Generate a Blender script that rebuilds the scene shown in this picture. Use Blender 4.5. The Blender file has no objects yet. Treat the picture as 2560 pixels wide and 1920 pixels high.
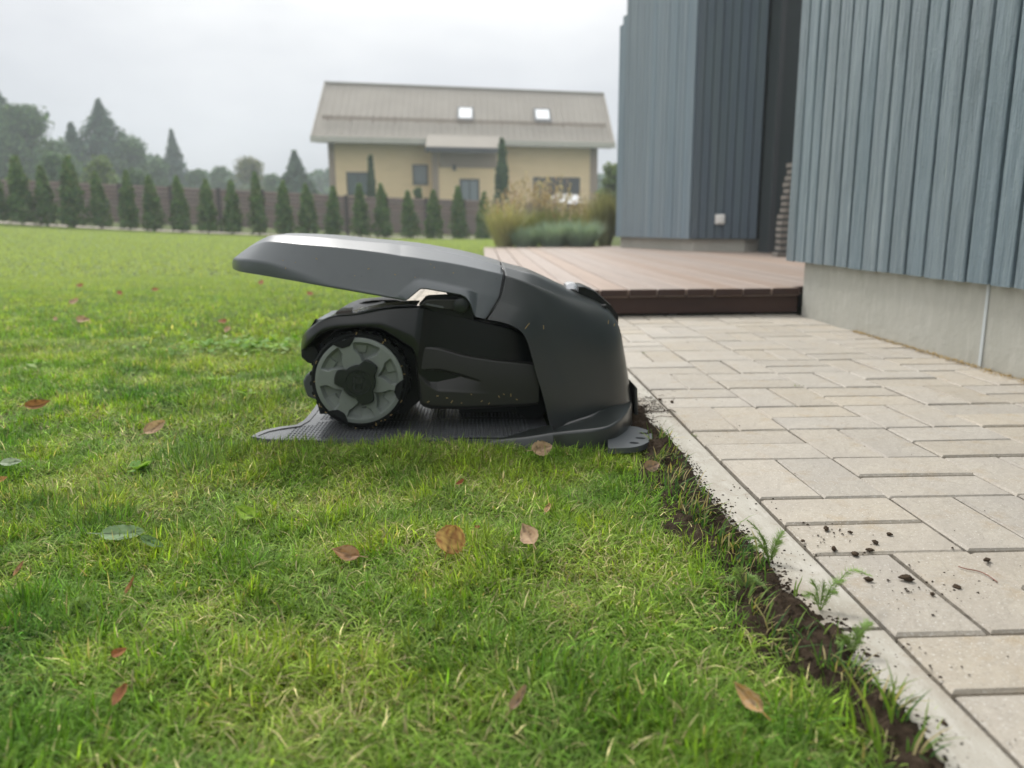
import bpy, bmesh, math, random
import numpy as np
from mathutils import Vector, Matrix
random.seed(7); RNG = np.random.default_rng(11)
SC = bpy.context.scene
COL = SC.collection

# ------------------------------------------------------------------ camera
FPX, PITCH, ROLL, YAW = 1956.69, 0.20242, -0.00663, 0.03442
CAM = np.array([-0.41286, -0.7155, 0.41268])
_f = np.array([math.sin(YAW)*math.cos(PITCH), math.cos(YAW)*math.cos(PITCH), -math.sin(PITCH)])
_r = np.array([math.cos(YAW), -math.sin(YAW), 0.0]); _u = np.cross(_r, _f)
CR = math.cos(ROLL)*_r + math.sin(ROLL)*_u
CU = -math.sin(ROLL)*_r + math.cos(ROLL)*_u
cd = bpy.data.cameras.new('camera'); cam = bpy.data.objects.new('camera', cd); COL.objects.link(cam)
cd.sensor_width = 36; cd.lens = FPX/2560*36; cd.clip_start = 0.02; cd.clip_end = 2000
cam.matrix_world = Matrix([[CR[0], CU[0], -_f[0], CAM[0]], [CR[1], CU[1], -_f[1], CAM[1]], [CR[2], CU[2], -_f[2], CAM[2]], [0, 0, 0, 1]])
cd.dof.use_dof = True; cd.dof.focus_distance = 1.15; cd.dof.aperture_fstop = 4.3
SC.camera = cam

# ------------------------------------------------------------------ light
SUN = Vector((-0.20, 0.62, 0.76)).normalized()
w = bpy.data.worlds.new('World'); SC.world = w; w.use_nodes = True
nt = w.node_tree; nt.nodes.clear()
def wn(t, **k):
    n = nt.nodes.new(t)
    for a, b in k.items(): setattr(n, a, b)
    return n
L = nt.links.new
out = wn('ShaderNodeOutputWorld')
sky = wn('ShaderNodeTexSky', sky_type='NISHITA', sun_disc=False)
sky.sun_elevation = math.asin(SUN.z); sky.sun_rotation = math.atan2(SUN.x, SUN.y)
bgs = wn('ShaderNodeBackground'); bgs.inputs['Strength'].default_value = 0.06; L(sky.outputs[0], bgs.inputs['Color'])
tc = wn('ShaderNodeTexCoord')
sep = wn('ShaderNodeSeparateXYZ'); L(tc.outputs['Generated'], sep.inputs[0])
up = wn('ShaderNodeMath', operation='MAXIMUM'); L(sep.outputs['Z'], up.inputs[0]); up.inputs[1].default_value = 0
grad = wn('ShaderNodeMath', operation='MULTIPLY_ADD'); L(up.outputs[0], grad.inputs[0]); grad.inputs[1].default_value = 1.65; grad.inputs[2].default_value = 0.54
dot = wn('ShaderNodeVectorMath', operation='DOT_PRODUCT'); L(tc.outputs['Generated'], dot.inputs[0]); dot.inputs[1].default_value = SUN
dm = wn('ShaderNodeMath', operation='MAXIMUM'); L(dot.outputs['Value'], dm.inputs[0]); dm.inputs[1].default_value = 0
dp = wn('ShaderNodeMath', operation='POWER'); L(dm.outputs[0], dp.inputs[0]); dp.inputs[1].default_value = 5
glow = wn('ShaderNodeMath', operation='MULTIPLY_ADD'); L(dp.outputs[0], glow.inputs[0]); glow.inputs[1].default_value = 0.70; glow.inputs[2].default_value = 0.93
nz = wn('ShaderNodeTexNoise'); nz.inputs['Scale'].default_value = 2.6; nz.inputs['Detail'].default_value = 4; nz.inputs['Roughness'].default_value = 0.5
mp = wn('ShaderNodeMapping'); mp.inputs['Scale'].default_value = (1, 1, 2.4); L(tc.outputs['Generated'], mp.inputs[0]); L(mp.outputs[0], nz.inputs[0])
cl = wn('ShaderNodeMapRange'); L(nz.outputs[0], cl.inputs[0]); cl.inputs[1].default_value = 0.3; cl.inputs[2].default_value = 0.7; cl.inputs[3].default_value = 0.84; cl.inputs[4].default_value = 1.14
m1 = wn('ShaderNodeMath', operation='MULTIPLY'); L(grad.outputs[0], m1.inputs[0]); L(glow.outputs[0], m1.inputs[1])
xg = wn('ShaderNodeMath', operation='MULTIPLY_ADD'); L(sep.outputs['X'], xg.inputs[0]); xg.inputs[1].default_value = .16; xg.inputs[2].default_value = 1.0
m15 = wn('ShaderNodeMath', operation='MULTIPLY'); L(m1.outputs[0], m15.inputs[0]); L(xg.outputs[0], m15.inputs[1])
m2 = wn('ShaderNodeMath', operation='MULTIPLY'); L(m15.outputs[0], m2.inputs[0]); L(cl.outputs[0], m2.inputs[1])
ccol = wn('ShaderNodeMix', data_type='RGBA'); L(cl.outputs[0], ccol.inputs[0]); 
mr = wn('ShaderNodeMapRange'); L(m2.outputs[0], mr.inputs[0]); mr.inputs[1].default_value = 0.6; mr.inputs[2].default_value = 1.1
L(mr.outputs[0], ccol.inputs[0]); ccol.inputs[6].default_value = (0.93, 0.955, 1.04, 1); ccol.inputs[7].default_value = (1.0, 1.0, 1.0, 1)
bgc = wn('ShaderNodeBackground'); L(ccol.outputs[2], bgc.inputs['Color']); L(m2.outputs[0], bgc.inputs['Strength'])
mix = wn('ShaderNodeMixShader'); mix.inputs[0].default_value = 0.93; L(bgs.outputs[0], mix.inputs[1]); L(bgc.outputs[0], mix.inputs[2]); L(mix.outputs[0], out.inputs[0])
sl = bpy.data.lights.new('sun', 'SUN'); sl.energy = 3.0; sl.angle = math.radians(12); sl.color = (1.0, 0.96, 0.90)
so = bpy.data.objects.new('sun', sl); COL.objects.link(so); so.rotation_euler = SUN.to_track_quat('Z', 'Y').to_euler()

SC.view_settings.view_transform = 'Standard'; SC.view_settings.look = 'None'
SC.view_settings.exposure = 0.0; SC.view_settings.gamma = 1; SC.view_settings.use_curve_mapping = False
SC.render.engine = 'CYCLES'
cy = SC.cycles; cy.max_bounces = 7; cy.diffuse_bounces = 4; cy.glossy_bounces = 3; cy.transmission_bounces = 4; cy.volume_bounces = 1; cy.transparent_max_bounces = 6
cy.use_denoising = True; cy.caustics_reflective = False; cy.caustics_refractive = False

# ------------------------------------------------------------------ helpers
def ray(x, y): return _f + CR*((x-1280)/FPX) - CU*((y-960)/FPX)
def at(x, y, Y):                       # point on the plane at depth Y behind pixel (x, y) of the photograph
    d = ray(x, y); return CAM + d*((Y-CAM[1])/d[1])
def atx(x, y, X):
    d = ray(x, y); return CAM + d*((X-CAM[0])/d[0])
def atz(x, y, z=0.0):
    d = ray(x, y); return CAM + d*((z-CAM[2])/d[2])

def _hash(i, j, s): 
    n = (i*374761393 + j*668265263 + s*974634777) & 0xffffffff
    n = ((n ^ (n >> 13))*1274126177) & 0xffffffff
    return ((n ^ (n >> 16)) & 0xffff)/65535.0
def vn(x, y, s=0):                     # value noise 0..1
    x = np.asarray(x, float); y = np.asarray(y, float)
    i = np.floor(x).astype(np.int64); j = np.floor(y).astype(np.int64); u = x-i; v = y-j
    u = u*u*(3-2*u); v = v*v*(3-2*v)
    return (_hash(i, j, s)*(1-u)+_hash(i+1, j, s)*u)*(1-v) + (_hash(i, j+1, s)*(1-u)+_hash(i+1, j+1, s)*u)*v
def fbm(x, y, s=0, o=4):
    t = 0; a = 0.5; k = 1.0
    for q in range(o): t = t + a*vn(x*k, y*k, s+q*17); a *= .5; k *= 2.03
    return t/(1-.5**o)

def tag(o, label=None, cat=None, group=None, kind=None):
    if label: o['label'] = label
    if cat: o['category'] = cat
    if group: o['group'] = group
    if kind: o['kind'] = kind
    return o
def empty(name, loc=(0, 0, 0)):
    o = bpy.data.objects.new(name, None); COL.objects.link(o); o.location = loc; o.empty_display_size = .05
    return o
def origin(o):
    v = Vector((0, 0, 0))
    while o is not None: v += o.location; o = o.parent
    return v
def link(name, me, parent=None, loc=None):
    """loc None: the mesh is in world coordinates"""
    o = bpy.data.objects.new(name, me); COL.objects.link(o)
    base = origin(parent) if parent else Vector((0, 0, 0))
    if parent: o.parent = parent
    o.location = (Vector(loc) if loc is not None else Vector((0, 0, 0))) - base
    return o
def mesh(name, V, F, mat=None, smooth=False):
    me = bpy.data.meshes.new(name); me.from_pydata([tuple(map(float, v)) for v in V], [], [tuple(int(i) for i in f) for f in F])
    if mat: me.materials.append(mat)
    if smooth is True: me.shade_smooth()
    elif smooth:
        me.shade_smooth(); me.set_sharp_from_angle(angle=math.radians(smooth))
    me.update(); return me
def fixn(me):
    bm = bmesh.new(); bm.from_mesh(me); bmesh.ops.recalc_face_normals(bm, faces=bm.faces); bm.to_mesh(me); bm.free(); return me
def part(name, V, F, mat, parent=None, smooth=False, fix=True):
    me = mesh(name, V, F, mat, smooth)
    if fix: fixn(me)
    return link(name, me, parent)
def fastmesh(name, V, F, mat, cols=None, smooth=False):
    """V (n,3), F (m,k) uniform faces"""
    V = np.asarray(V, np.float32); F = np.asarray(F, np.int32); k = F.shape[1]
    me = bpy.data.meshes.new(name); me.vertices.add(len(V)); me.vertices.foreach_set('co', V.ravel())
    me.loops.add(F.size); me.loops.foreach_set('vertex_index', F.ravel())
    me.polygons.add(len(F)); me.polygons.foreach_set('loop_start', np.arange(0, F.size, k, dtype=np.int32))
    me.polygons.foreach_set('loop_total', np.full(len(F), k, np.int32))
    if smooth: me.polygons.foreach_set('use_smooth', np.ones(len(F), bool))
    me.update(calc_edges=True)
    if cols is not None:
        a = me.color_attributes.new('col', 'FLOAT_COLOR', 'POINT')
        c = np.ones((len(V), 4), np.float32); c[:, :3] = cols; a.data.foreach_set('color', c.ravel())
    if mat: me.materials.append(mat)
    return me
class MB:
    def __init__(s): s.V = []; s.F = []
    def add(s, V, F):
        n = len(s.V); s.V += [tuple(v) for v in V]; s.F += [tuple(i+n for i in f) for f in F]; return s
    def box(s, a, b, R=None, c=None):
        (x0, y0, z0), (x1, y1, z1) = a, b
        V = [(x0, y0, z0), (x1, y0, z0), (x1, y1, z0), (x0, y1, z0), (x0, y0, z1), (x1, y0, z1), (x1, y1, z1), (x0, y1, z1)]
        if R is not None: V = [tuple(np.array(c)+R@(np.array(v)-np.array(c))) for v in V]
        return s.add(V, [(0, 3, 2, 1), (4, 5, 6, 7), (0, 1, 5, 4), (1, 2, 6, 5), (2, 3, 7, 6), (3, 0, 4, 7)])
    def prism(s, pts, d):               # polygon (3D points) swept by vector d
        n = len(pts); P = [np.array(p, float) for p in pts]; Q = [p+np.array(d, float) for p in P]
        return s.add(P+Q, [tuple(range(n))[::-1], tuple(range(n, 2*n))]+[(i, (i+1) % n, n+(i+1) % n, n+i) for i in range(n)])
    def tube(s, pts, r, n=8):
        P = [np.array(p, float) for p in pts]; r = r if hasattr(r, '__len__') else [r]*len(P); V = []; F = []
        for i, p in enumerate(P):
            t = P[min(i+1, len(P)-1)]-P[max(i-1, 0)]; t /= np.linalg.norm(t)+1e-12
            a = np.cross(t, [0, 0, 1.0]); a = a if np.linalg.norm(a) > 1e-3 else np.array([1.0, 0, 0]); a /= np.linalg.norm(a); b = np.cross(t, a)
            for k in range(n): V.append(p+r[i]*(a*math.cos(2*math.pi*k/n)+b*math.sin(2*math.pi*k/n)))
        for i in range(len(P)-1):
            for k in range(n): F.append((i*n+k, i*n+(k+1) % n, (i+1)*n+(k+1) % n, (i+1)*n+k))
        F += [tuple(range(n)), tuple(range((len(P)-1)*n, len(P)*n))]
        return s.add(V, F)
    def lathe(s, prof, c, n=40, axis='y'):    # prof: (radius, offset along axis)
        V = []; F = []
        for (r, h) in prof:
            for k in range(n):
                a = 2*math.pi*k/n
                V.append((c[0]+r*math.cos(a), c[1]+h, c[2]+r*math.sin(a)) if axis == 'y' else (c[0]+r*math.cos(a), c[1]+r*math.sin(a), c[2]+h))
        for i in range(len(prof)-1):
            for k in range(n): F.append((i*n+k, i*n+(k+1) % n, (i+1)*n+(k+1) % n, (i+1)*n+k))
        return s.add(V, F)
    def out(s, name, mat, parent=None, smooth=False, fix=True): return part(name, s.V, s.F, mat, parent, smooth, fix)
def bevel(o, w=0.002, seg=2, ang=35):
    m = o.modifiers.new('bevel', 'BEVEL'); m.width = w; m.segments = seg; m.limit_method = 'ANGLE'; m.angle_limit = math.radians(ang); return o
def rounded(pts, r, n=4):
    """polyline with rounded corners, fixed number of points per corner"""
    P = [np.array(p, float) for p in pts]; out = [P[0]]
    for i in range(1, len(P)-1):
        a, b, c = P[i-1], P[i], P[i+1]; la = np.linalg.norm(a-b); lc = np.linalg.norm(c-b); ri = r[i-1] if hasattr(r, '__len__') else r
        ra = min(ri, .46*la); rc = min(ri, .46*lc)
        p = b+(a-b)*(ra/max(la, 1e-9)); q = b+(c-b)*(rc/max(lc, 1e-9))
        for k in range(n+1):
            t = k/n; out.append((1-t)**2*p+2*t*(1-t)*b+t*t*q)
    out.append(P[-1]); return out
def loft(rows, closed=False):
    m = len(rows[0]); V = [p for r in rows for p in r]; F = []
    for i in range(len(rows)-1):
        for k in range(m-1): F.append((i*m+k, i*m+k+1, (i+1)*m+k+1, (i+1)*m+k))
        if closed: F.append((i*m+m-1, i*m, (i+1)*m, (i+1)*m+m-1))
    return V, F
def densify(rows, k):
    """insert k Catmull-Rom rows between given rows of control points"""
    R = [np.array(r, float) for r in rows]; out = []
    for i in range(len(R)-1):
        p0 = R[max(i-1, 0)]; p1 = R[i]; p2 = R[i+1]; p3 = R[min(i+2, len(R)-1)]
        d1 = np.linalg.norm(p1-p0, axis=1)[:, None]; d2 = np.linalg.norm(p2-p1, axis=1)[:, None]+1e-9; d3 = np.linalg.norm(p3-p2, axis=1)[:, None]
        t1 = (p2-p0)*d2/(d1+d2+1e-9); t2 = (p3-p1)*d2/(d2+d3+1e-9)
        for q in range(k):
            t = q/k; out.append((2*t**3-3*t*t+1)*p1+(t**3-2*t*t+t)*t1+(-2*t**3+3*t*t)*p2+(t**3-t*t)*t2)
    out.append(R[-1]); return out

# ------------------------------------------------------------------ materials
def mat(name, col, rough=.6, spec=.5, bump=None, var=None, metal=0, sub=0, coat=0, emit=None, obj_random=0, coord='Object', speck=None):
    """bump=(scale, strength, detail, stretch) var=(scale, col2, lo, hi, stretch) speck=(scale, col, threshold)"""
    m = bpy.data.materials.new(name); m.use_nodes = True; t = m.node_tree; b = t.nodes['Principled BSDF']
    b.inputs['Base Color'].default_value = (*col, 1); b.inputs['Roughness'].default_value = rough; b.inputs['Specular IOR Level'].default_value = spec
    b.inputs['Metallic'].default_value = metal; b.inputs['Coat Weight'].default_value = coat; b.inputs['Coat Roughness'].default_value = .12
    tc = t.nodes.new('ShaderNodeTexCoord'); co = tc.outputs[coord]
    def nz(scale, det, st, seedv=0):
        mp = t.nodes.new('ShaderNodeMapping'); t.links.new(co, mp.inputs[0]); mp.inputs['Scale'].default_value = st or (1, 1, 1); mp.inputs['Location'].default_value = (seedv, seedv*.7, 0)
        n = t.nodes.new('ShaderNodeTexNoise'); n.inputs['Scale'].default_value = scale; n.inputs['Detail'].default_value = det; n.inputs['Roughness'].default_value = .6
        t.links.new(mp.outputs[0], n.inputs[0]); return n.outputs[0]
    cur = None
    if var:
        vs = var if isinstance(var, list) else [var]
        for q, (s, c2, lo, hi, st) in enumerate(vs):
            n = nz(s, 5, st, q*3.1); mr = t.nodes.new('ShaderNodeMapRange'); t.links.new(n, mr.inputs[0]); mr.inputs[1].default_value = lo; mr.inputs[2].default_value = hi
            mx = t.nodes.new('ShaderNodeMix'); mx.data_type = 'RGBA'; t.links.new(mr.outputs[0], mx.inputs[0])
            if cur is None: mx.inputs[6].default_value = (*col, 1)
            else: t.links.new(cur, mx.inputs[6])
            mx.inputs[7].default_value = (*c2, 1); cur = mx.outputs[2]
    if speck:
        for (s, c, th) in (speck if isinstance(speck, list) else [speck]):
            v = t.nodes.new('ShaderNodeTexVoronoi'); v.inputs['Scale'].default_value = s; t.links.new(co, v.inputs[0])
            lt = t.nodes.new('ShaderNodeMath'); lt.operation = 'LESS_THAN'; t.links.new(v.outputs['Distance'], lt.inputs[0]); lt.inputs[1].default_value = th
            mx = t.nodes.new('ShaderNodeMix'); mx.data_type = 'RGBA'; t.links.new(lt.outputs[0], mx.inputs[0])
            if cur is None: mx.inputs[6].default_value = (*col, 1)
            else: t.links.new(cur, mx.inputs[6])
            mx.inputs[7].default_value = (*c, 1); cur = mx.outputs[2]
    if obj_random:
        oi = t.nodes.new('ShaderNodeObjectInfo'); hs = t.nodes.new('ShaderNodeHueSaturation'); mr = t.nodes.new('ShaderNodeMapRange')
        t.links.new(oi.outputs['Random'], mr.inputs[0]); mr.inputs[3].default_value = 1-obj_random; mr.inputs[4].default_value = 1+obj_random; t.links.new(mr.outputs[0], hs.inputs['Value'])
        mr2 = t.nodes.new('ShaderNodeMapRange'); mm = t.nodes.new('ShaderNodeMath'); mm.operation = 'MULTIPLY'; mm.inputs[1].default_value = 7.31
        fr = t.nodes.new('ShaderNodeMath'); fr.operation = 'FRACT'; t.links.new(oi.outputs['Random'], mm.inputs[0]); t.links.new(mm.outputs[0], fr.inputs[0]); t.links.new(fr.outputs[0], mr2.inputs[0])
        mr2.inputs[3].default_value = 1-obj_random*2.2; mr2.inputs[4].default_value = 1+obj_random*2.2; t.links.new(mr2.outputs[0], hs.inputs['Saturation'])
        if cur is None: hs.inputs['Color'].default_value = (*col, 1)
        else: t.links.new(cur, hs.inputs['Color'])
        cur = hs.outputs[0]
    if cur is not None: t.links.new(cur, b.inputs['Base Color'])
    if bump:
        bs = bump if isinstance(bump, list) else [bump]; last = None
        for (s, st, de, sr) in bs:
            n = nz(s, de, sr, 5); bp = t.nodes.new('ShaderNodeBump'); bp.inputs['Strength'].default_value = st; bp.inputs['Distance'].default_value = .4/s if s > 4 else .02
            t.links.new(n, bp.inputs['Height'])
            if last is not None: t.links.new(last, bp.inputs['Normal'])
            last = bp.outputs[0]
        t.links.new(last, b.inputs['Normal'])
    if emit: b.inputs['Emission Color'].default_value = (*emit, 1); b.inputs['Emission Strength'].default_value = 1
    return m
def leafmat(name, transl=.35, rough=.55, spec=.35, tint=(1, 1, 1)):
    m = bpy.data.materials.new(name); m.use_nodes = True; t = m.node_tree; b = t.nodes['Principled BSDF']; o = t.nodes['Material Output']
    a = t.nodes.new('ShaderNodeAttribute'); a.attribute_name = 'col'
    t.links.new(a.outputs['Color'], b.inputs['Base Color']); b.inputs['Roughness'].default_value = rough; b.inputs['Specular IOR Level'].default_value = spec
    tr = t.nodes.new('ShaderNodeBsdfTranslucent'); mx = t.nodes.new('ShaderNodeMix'); mx.data_type = 'RGBA'; mx.blend_type = 'MULTIPLY'; mx.inputs[0].default_value = 1
    t.links.new(a.outputs['Color'], mx.inputs[6]); mx.inputs[7].default_value = (1.25*tint[0], 1.2*tint[1], .55*tint[2], 1); t.links.new(mx.outputs[2], tr.inputs[0])
    ms = t.nodes.new('ShaderNodeMixShader'); ms.inputs[0].default_value = transl; t.links.new(b.outputs[0], ms.inputs[1]); t.links.new(tr.outputs[0], ms.inputs[2]); t.links.new(ms.outputs[0], o.inputs[0])
    return m
M = {}
M['lawn'] = mat('lawn_soil_and_thatch', (.055, .078, .020), .95, .1, bump=(60, .5, 6, None), var=[(3.0, (.10, .125, .036), .35, .65, None), (40, (.035, .035, .018), .45, .75, None)])
M['soil'] = mat('dark_soil', (.024, .017, .011), 1, .1, bump=[(260, 1, 8, None), (60, 1, 4, None)], var=[(45, (.048, .034, .023), .4, .7, None), (300, (.075, .055, .038), .6, .8, None)])
M['clod'] = mat('brown_soil_clod', (.050, .036, .025), 1, .05, bump=(500, 1, 8, None), var=(300, (.085, .064, .045), .45, .7, None))
M['paver'] = mat('pale_concrete_paver', (.37, .333, .275), .68, .4, bump=[(420, .5, 8, None), (35, .3, 3, None), (110, .3, 6, None)], var=[(9, (.345, .31, .26), .4, .7, None), (4, (.40, .365, .305), .45, .65, None), (60, (.29, .26, .215), .5, .8, None), (14, (.33, .27, .19), .56, .72, None), (230, (.48, .455, .41), .56, .7, None), (2.6, (.33, .30, .26), .52, .75, None)],
                 obj_random=.07, speck=[(150, (.54, .515, .47), .13), (120, (.20, .175, .14), .08), (330, (.25, .225, .19), .17)])
M['kerb'] = mat('kerb_concrete', (.385, .365, .315), .7, .35, bump=[(500, .5, 8, None), (80, .35, 4, (1, .3, 1))], var=[(12, (.33, .305, .26), .4, .7, (1, .5, 1)), (90, (.45, .43, .385), .5, .75, (1, .25, 1)), (7, (.22, .175, .125), .48, .76, (1, .4, 1)), (40, (.26, .22, .17), .58, .8, None)], speck=[(190, (.22, .19, .15), .12), (260, (.50, .48, .43), .15)])
M['sand'] = mat('joint_sand', (.075, .06, .042), 1, .1, bump=(300, .5, 6, None), var=(40, (.055, .045, .03), .4, .6, None))
M['plinth'] = mat('grey_plaster_plinth', (.45, .445, .40), .9, .2, bump=[(220, .3, 8, None), (8, .15, 4, None)], var=[(3, (.395, .395, .35), .35, .7, (1, 1, .4)), (30, (.49, .485, .44), .5, .8, (1, 1, .3))])
M['joint'] = mat('pale_sealant', (.52, .56, .57), .5)
M['board'] = mat('blue_grey_painted_board', (.165, .218, .252), .38, .5, bump=[(30, .9, 8, (1, 1, .12)), (150, 1.0, 8, (1, .8, .7)), (10, .5, 3, (1, 2, .25))],
                 var=[(18, (.230, .290, .325), .48, .66, (1, 1.8, .03)), (9, (.125, .168, .196), .5, .75, (1, 1, .12)), (60, (.32, .385, .41), .62, .74, (1, 1, .05)), (160, (.12, .165, .18), .58, .8, (1, 1, 1))], obj_random=.04, speck=(11, (.10, .135, .145), .035))
M['board_back'] = mat('cladding_backing', (.008, .012, .013), .9, .1)  # near-black, puts the shade of the board gaps into the colour
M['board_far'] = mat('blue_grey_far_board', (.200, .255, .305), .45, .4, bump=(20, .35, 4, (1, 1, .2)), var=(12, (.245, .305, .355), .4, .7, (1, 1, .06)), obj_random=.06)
M['board_far_shaded'] = mat('shaded_far_board', (.070, .098, .128), .5, .4, bump=(20, .3, 4, (1, 1, .2)), var=(12, (.085, .12, .137), .4, .7, (1, 1, .06)), obj_random=.06)  # darker copy of the far boards, the wall's shade put into the colour
M['recess'] = mat('shaded_recess_panel', (.028, .038, .042), .5, .4)  # unlit recess wall, its deep shade put into the colour
M['deck'] = mat('brown_deck_board', (.27, .205, .165), .5, .5, bump=(30, .25, 4, (1, .06, 1)), var=[(9, (.31, .24, .195), .4, .7, (1, .08, 1)), (30, (.22, .162, .128), .5, .8, (1, .05, 1))], obj_random=.09)
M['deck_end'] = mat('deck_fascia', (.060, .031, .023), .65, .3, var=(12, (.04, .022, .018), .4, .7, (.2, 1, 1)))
M['black'] = mat('black_gloss_plastic', (.0035, .0048, .0050), .30, .3)
M['matte'] = mat('black_matt_plastic', (.008, .010, .0095), .55, .3, bump=(900, .12, 2, None))
M['tyre'] = mat('black_rubber', (.006, .0075, .0075), .75, .25, bump=(500, .2, 3, None))
M['rim'] = mat('grey_rim_plastic', (.175, .195, .180), .40, .4, var=(300, (.13, .145, .13), .6, .75, None))
M['cap'] = mat('dark_hub_plastic', (.013, .017, .015), .38, .35, bump=(700, .1, 2, None))
M['shell'] = mat('grey_hood_plastic', (.086, .097, .104), .33, .55, bump=(1100, .10, 2, None), speck=[(42, (.03, .033, .033), .035), (60, (.22, .22, .20), .022)], var=(25, (.078, .088, .095), .5, .7, None))
M['house'] = mat('charcoal_garage_plastic', (.022, .0255, .0245), .29, .7, bump=(1100, .10, 2, None), speck=(45, (.2, .2, .17), .022))
M['skirt'] = mat('brown_black_plastic', (.0165, .0165, .0145), .42, .4, bump=(900, .10, 2, None))
M['archp'] = mat('black_satin_plastic', (.0075, .0095, .009), .30, .45, bump=(900, .08, 2, None))
M['plate'] = mat('grey_plate_plastic', (.085, .09, .095), .27, .8, bump=(700, .1, 2, None), var=(18, (.065, .066, .068), .5, .75, None))
M['base'] = mat('slate_base_plastic', (.068, .075, .079), .38, .5, bump=(900, .1, 2, None))
M['white'] = mat('glossy_white_plastic', (.74, .75, .74), .18, .5)
M['lens'] = mat('clear_lens', (.80, .82, .80), .12, .6)
M['silver'] = mat('silver_trim', (.75, .75, .76), .22, .5, metal=.8)
M['brownbox'] = mat('brown_grey_plastic', (.16, .135, .115), .4, .5)
M['stucco'] = mat('yellow_house_wall', (.74, .59, .37), .85, .2, var=(1.2, (.69, .55, .34), .4, .7, (1, 1, 3)))
M['taupe'] = mat('taupe_trim', (.30, .245, .20), .8, .2)
M['roof'] = mat('beige_roof_tile', (.285, .262, .228), .8, .2, bump=(3.2, .3, 2, None), var=(.8, (.315, .29, .255), .4, .7, None))
M['frame'] = mat('anthracite_frame', (.04, .046, .052), .5)
M['glass'] = mat('window_glass', (.10, .13, .135), .08, .8)
M['skyglass'] = mat('skylight_glass', (.70, .72, .74), .10, .8)
M['door'] = mat('door_panel', (.16, .20, .22), .4)
M['fence'] = mat('mauve_brown_fence_slat', (.26, .205, .19), .8, .2, var=(8, (.21, .165, .155), .4, .7, (.2, 1, 3)), obj_random=.07)
M['fencedark'] = mat('fence_post', (.07, .06, .06), .8, .2)
M['bark'] = mat('bark', (.09, .07, .052), .95, .1, bump=(40, .6, 5, (1, 1, .3)))
M['foliage'] = leafmat('foliage', .22, .7, .12)
M['grass'] = leafmat('grass_blade', .42, .55, .16)
M['leafgreen'] = leafmat('weed_leaf', .35, .6, .15)
M['gravel'] = mat('pale_gravel', (.42, .38, .33), .95, .1, bump=(30, .7, 4, None), var=(12, (.30, .27, .22), .4, .7, None))
M['car'] = mat('white_car_paint', (.72, .73, .74), .25, .5, coat=.6)
M['carglass'] = mat('dark_car_glass', (.02, .024, .028), .06, .8)
M['red'] = mat('red_lamp_plastic', (.45, .02, .015), .2)
M['grey_wood'] = mat('weathered_grey_wood', (.24, .225, .205), .9, .15, bump=(30, .5, 5, (.1, 1, 1)), var=(14, (.17, .158, .145), .4, .7, (.15, 1, 1)))
M['socket'] = mat('white_socket', (.74, .74, .72), .35)
M['straw'] = mat('dry_debris', (.36, .26, .12), .9, .1)

# ------------------------------------------------------------------ ground and lawn
SK = np.array([[1630, 1066], [1664, 1090], [1732, 1170], [1750, 1220], [1800, 1269], [1849, 1330], [1947, 1422], [1959, 1472], [2060, 1545], [2119, 1576], [2150, 1650], [2236, 1748], [2297, 1810], [2359, 1908], [2400, 1960]], float)
SG = np.array([[1612, 1110], [1640, 1170], [1655, 1225], [1683, 1269], [1775, 1361], [1849, 1441], [1873, 1551], [1910, 1625], [2010, 1690], [2095, 1717], [2190, 1800], [2236, 1859], [2300, 1960]], float)
_k = np.array([atz(x, y, -.004) for x, y in SK]); _k = _k[np.argsort(_k[:, 1])]
_g = np.array([atz(x, y, -.01) for x, y in SG]); _g = _g[np.argsort(_g[:, 1])]
KX = -0.072                                              # lawn side of the kerb
def soil_out(y): return np.interp(y, np.r_[-3, _k[:, 1], 1.0, 1.15, 2.6], np.r_[_k[0, 0], _k[:, 0], -.05, -.065, -.065])   # soil edge over the kerb
def soil_in(y): return np.interp(y, np.r_[-3, _g[:, 1], .98, 1.2, 2.6], np.r_[_g[0, 0], _g[:, 0], -.12, -.085, -.085])      # soil / grass edge
def ramp(y): t = np.clip((y-2.5)/16.5, 0, 1); return t*t*(3-2*t)
def gh(x, y):                                            # lawn level
    x = np.asarray(x, float); y = np.asarray(y, float)
    far = ramp(y)*(.0026*np.minimum(x, 0)**2*np.clip(1-(np.abs(x)-14)/60, 0, 1)+.008*np.clip(-x, 0, 40)+.02)
    near = -.022 + (.010*(fbm(x*4.5, y*4.5, 3, 3)-.5)*2+.006*(fbm(x*14, y*14, 9, 2)-.5)*2)*np.clip(1-(y-3)/8, .1, 1)
    st_ = .016*np.exp(-((y-.685)/.075)**2)*(.35+.65/(1+np.exp(np.clip((x+.36)*40, -40, 40))))/(1+np.exp(np.clip((np.abs(x+.5)-.47)*60, -40, 40)))
    return near + far + st_
# coarse sheet to the horizon, finer near the camera
def sheet(name, xs, ys, zf, mat_, smooth=True, mask=None):
    X, Y = np.meshgrid(xs, ys); Z = zf(X, Y); nx = len(xs)
    V = np.stack([X, Y, Z], -1).reshape(-1, 3); i, j = np.meshgrid(np.arange(nx-1), np.arange(len(ys)-1)); a = (j*nx+i).ravel()
    F = np.stack([a, a+1, a+nx+1, a+nx], 1)
    if mask is not None:
        c = V[F].mean(1); F = F[mask(c[:, 0], c[:, 1])]
    return link(name, fastmesh(name, V, F, mat_, smooth=smooth))
xs = np.unique(np.r_[-130, -100, -80, np.arange(-60, -12, 3.0), np.arange(-12, -3, .5), np.arange(-3, .06, .04)])
xs = np.r_[xs[xs < -.075], -.075, 0.06, 1.2, 3, 6, 12, 30, 60, 100]
ys = np.unique(np.r_[-60, -20, -6, -2.5, np.arange(-1, 3, .04), np.arange(3, 10, .25), np.arange(10, 30, 1.0), 34, 40, 50, 70, 100, 140])
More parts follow.
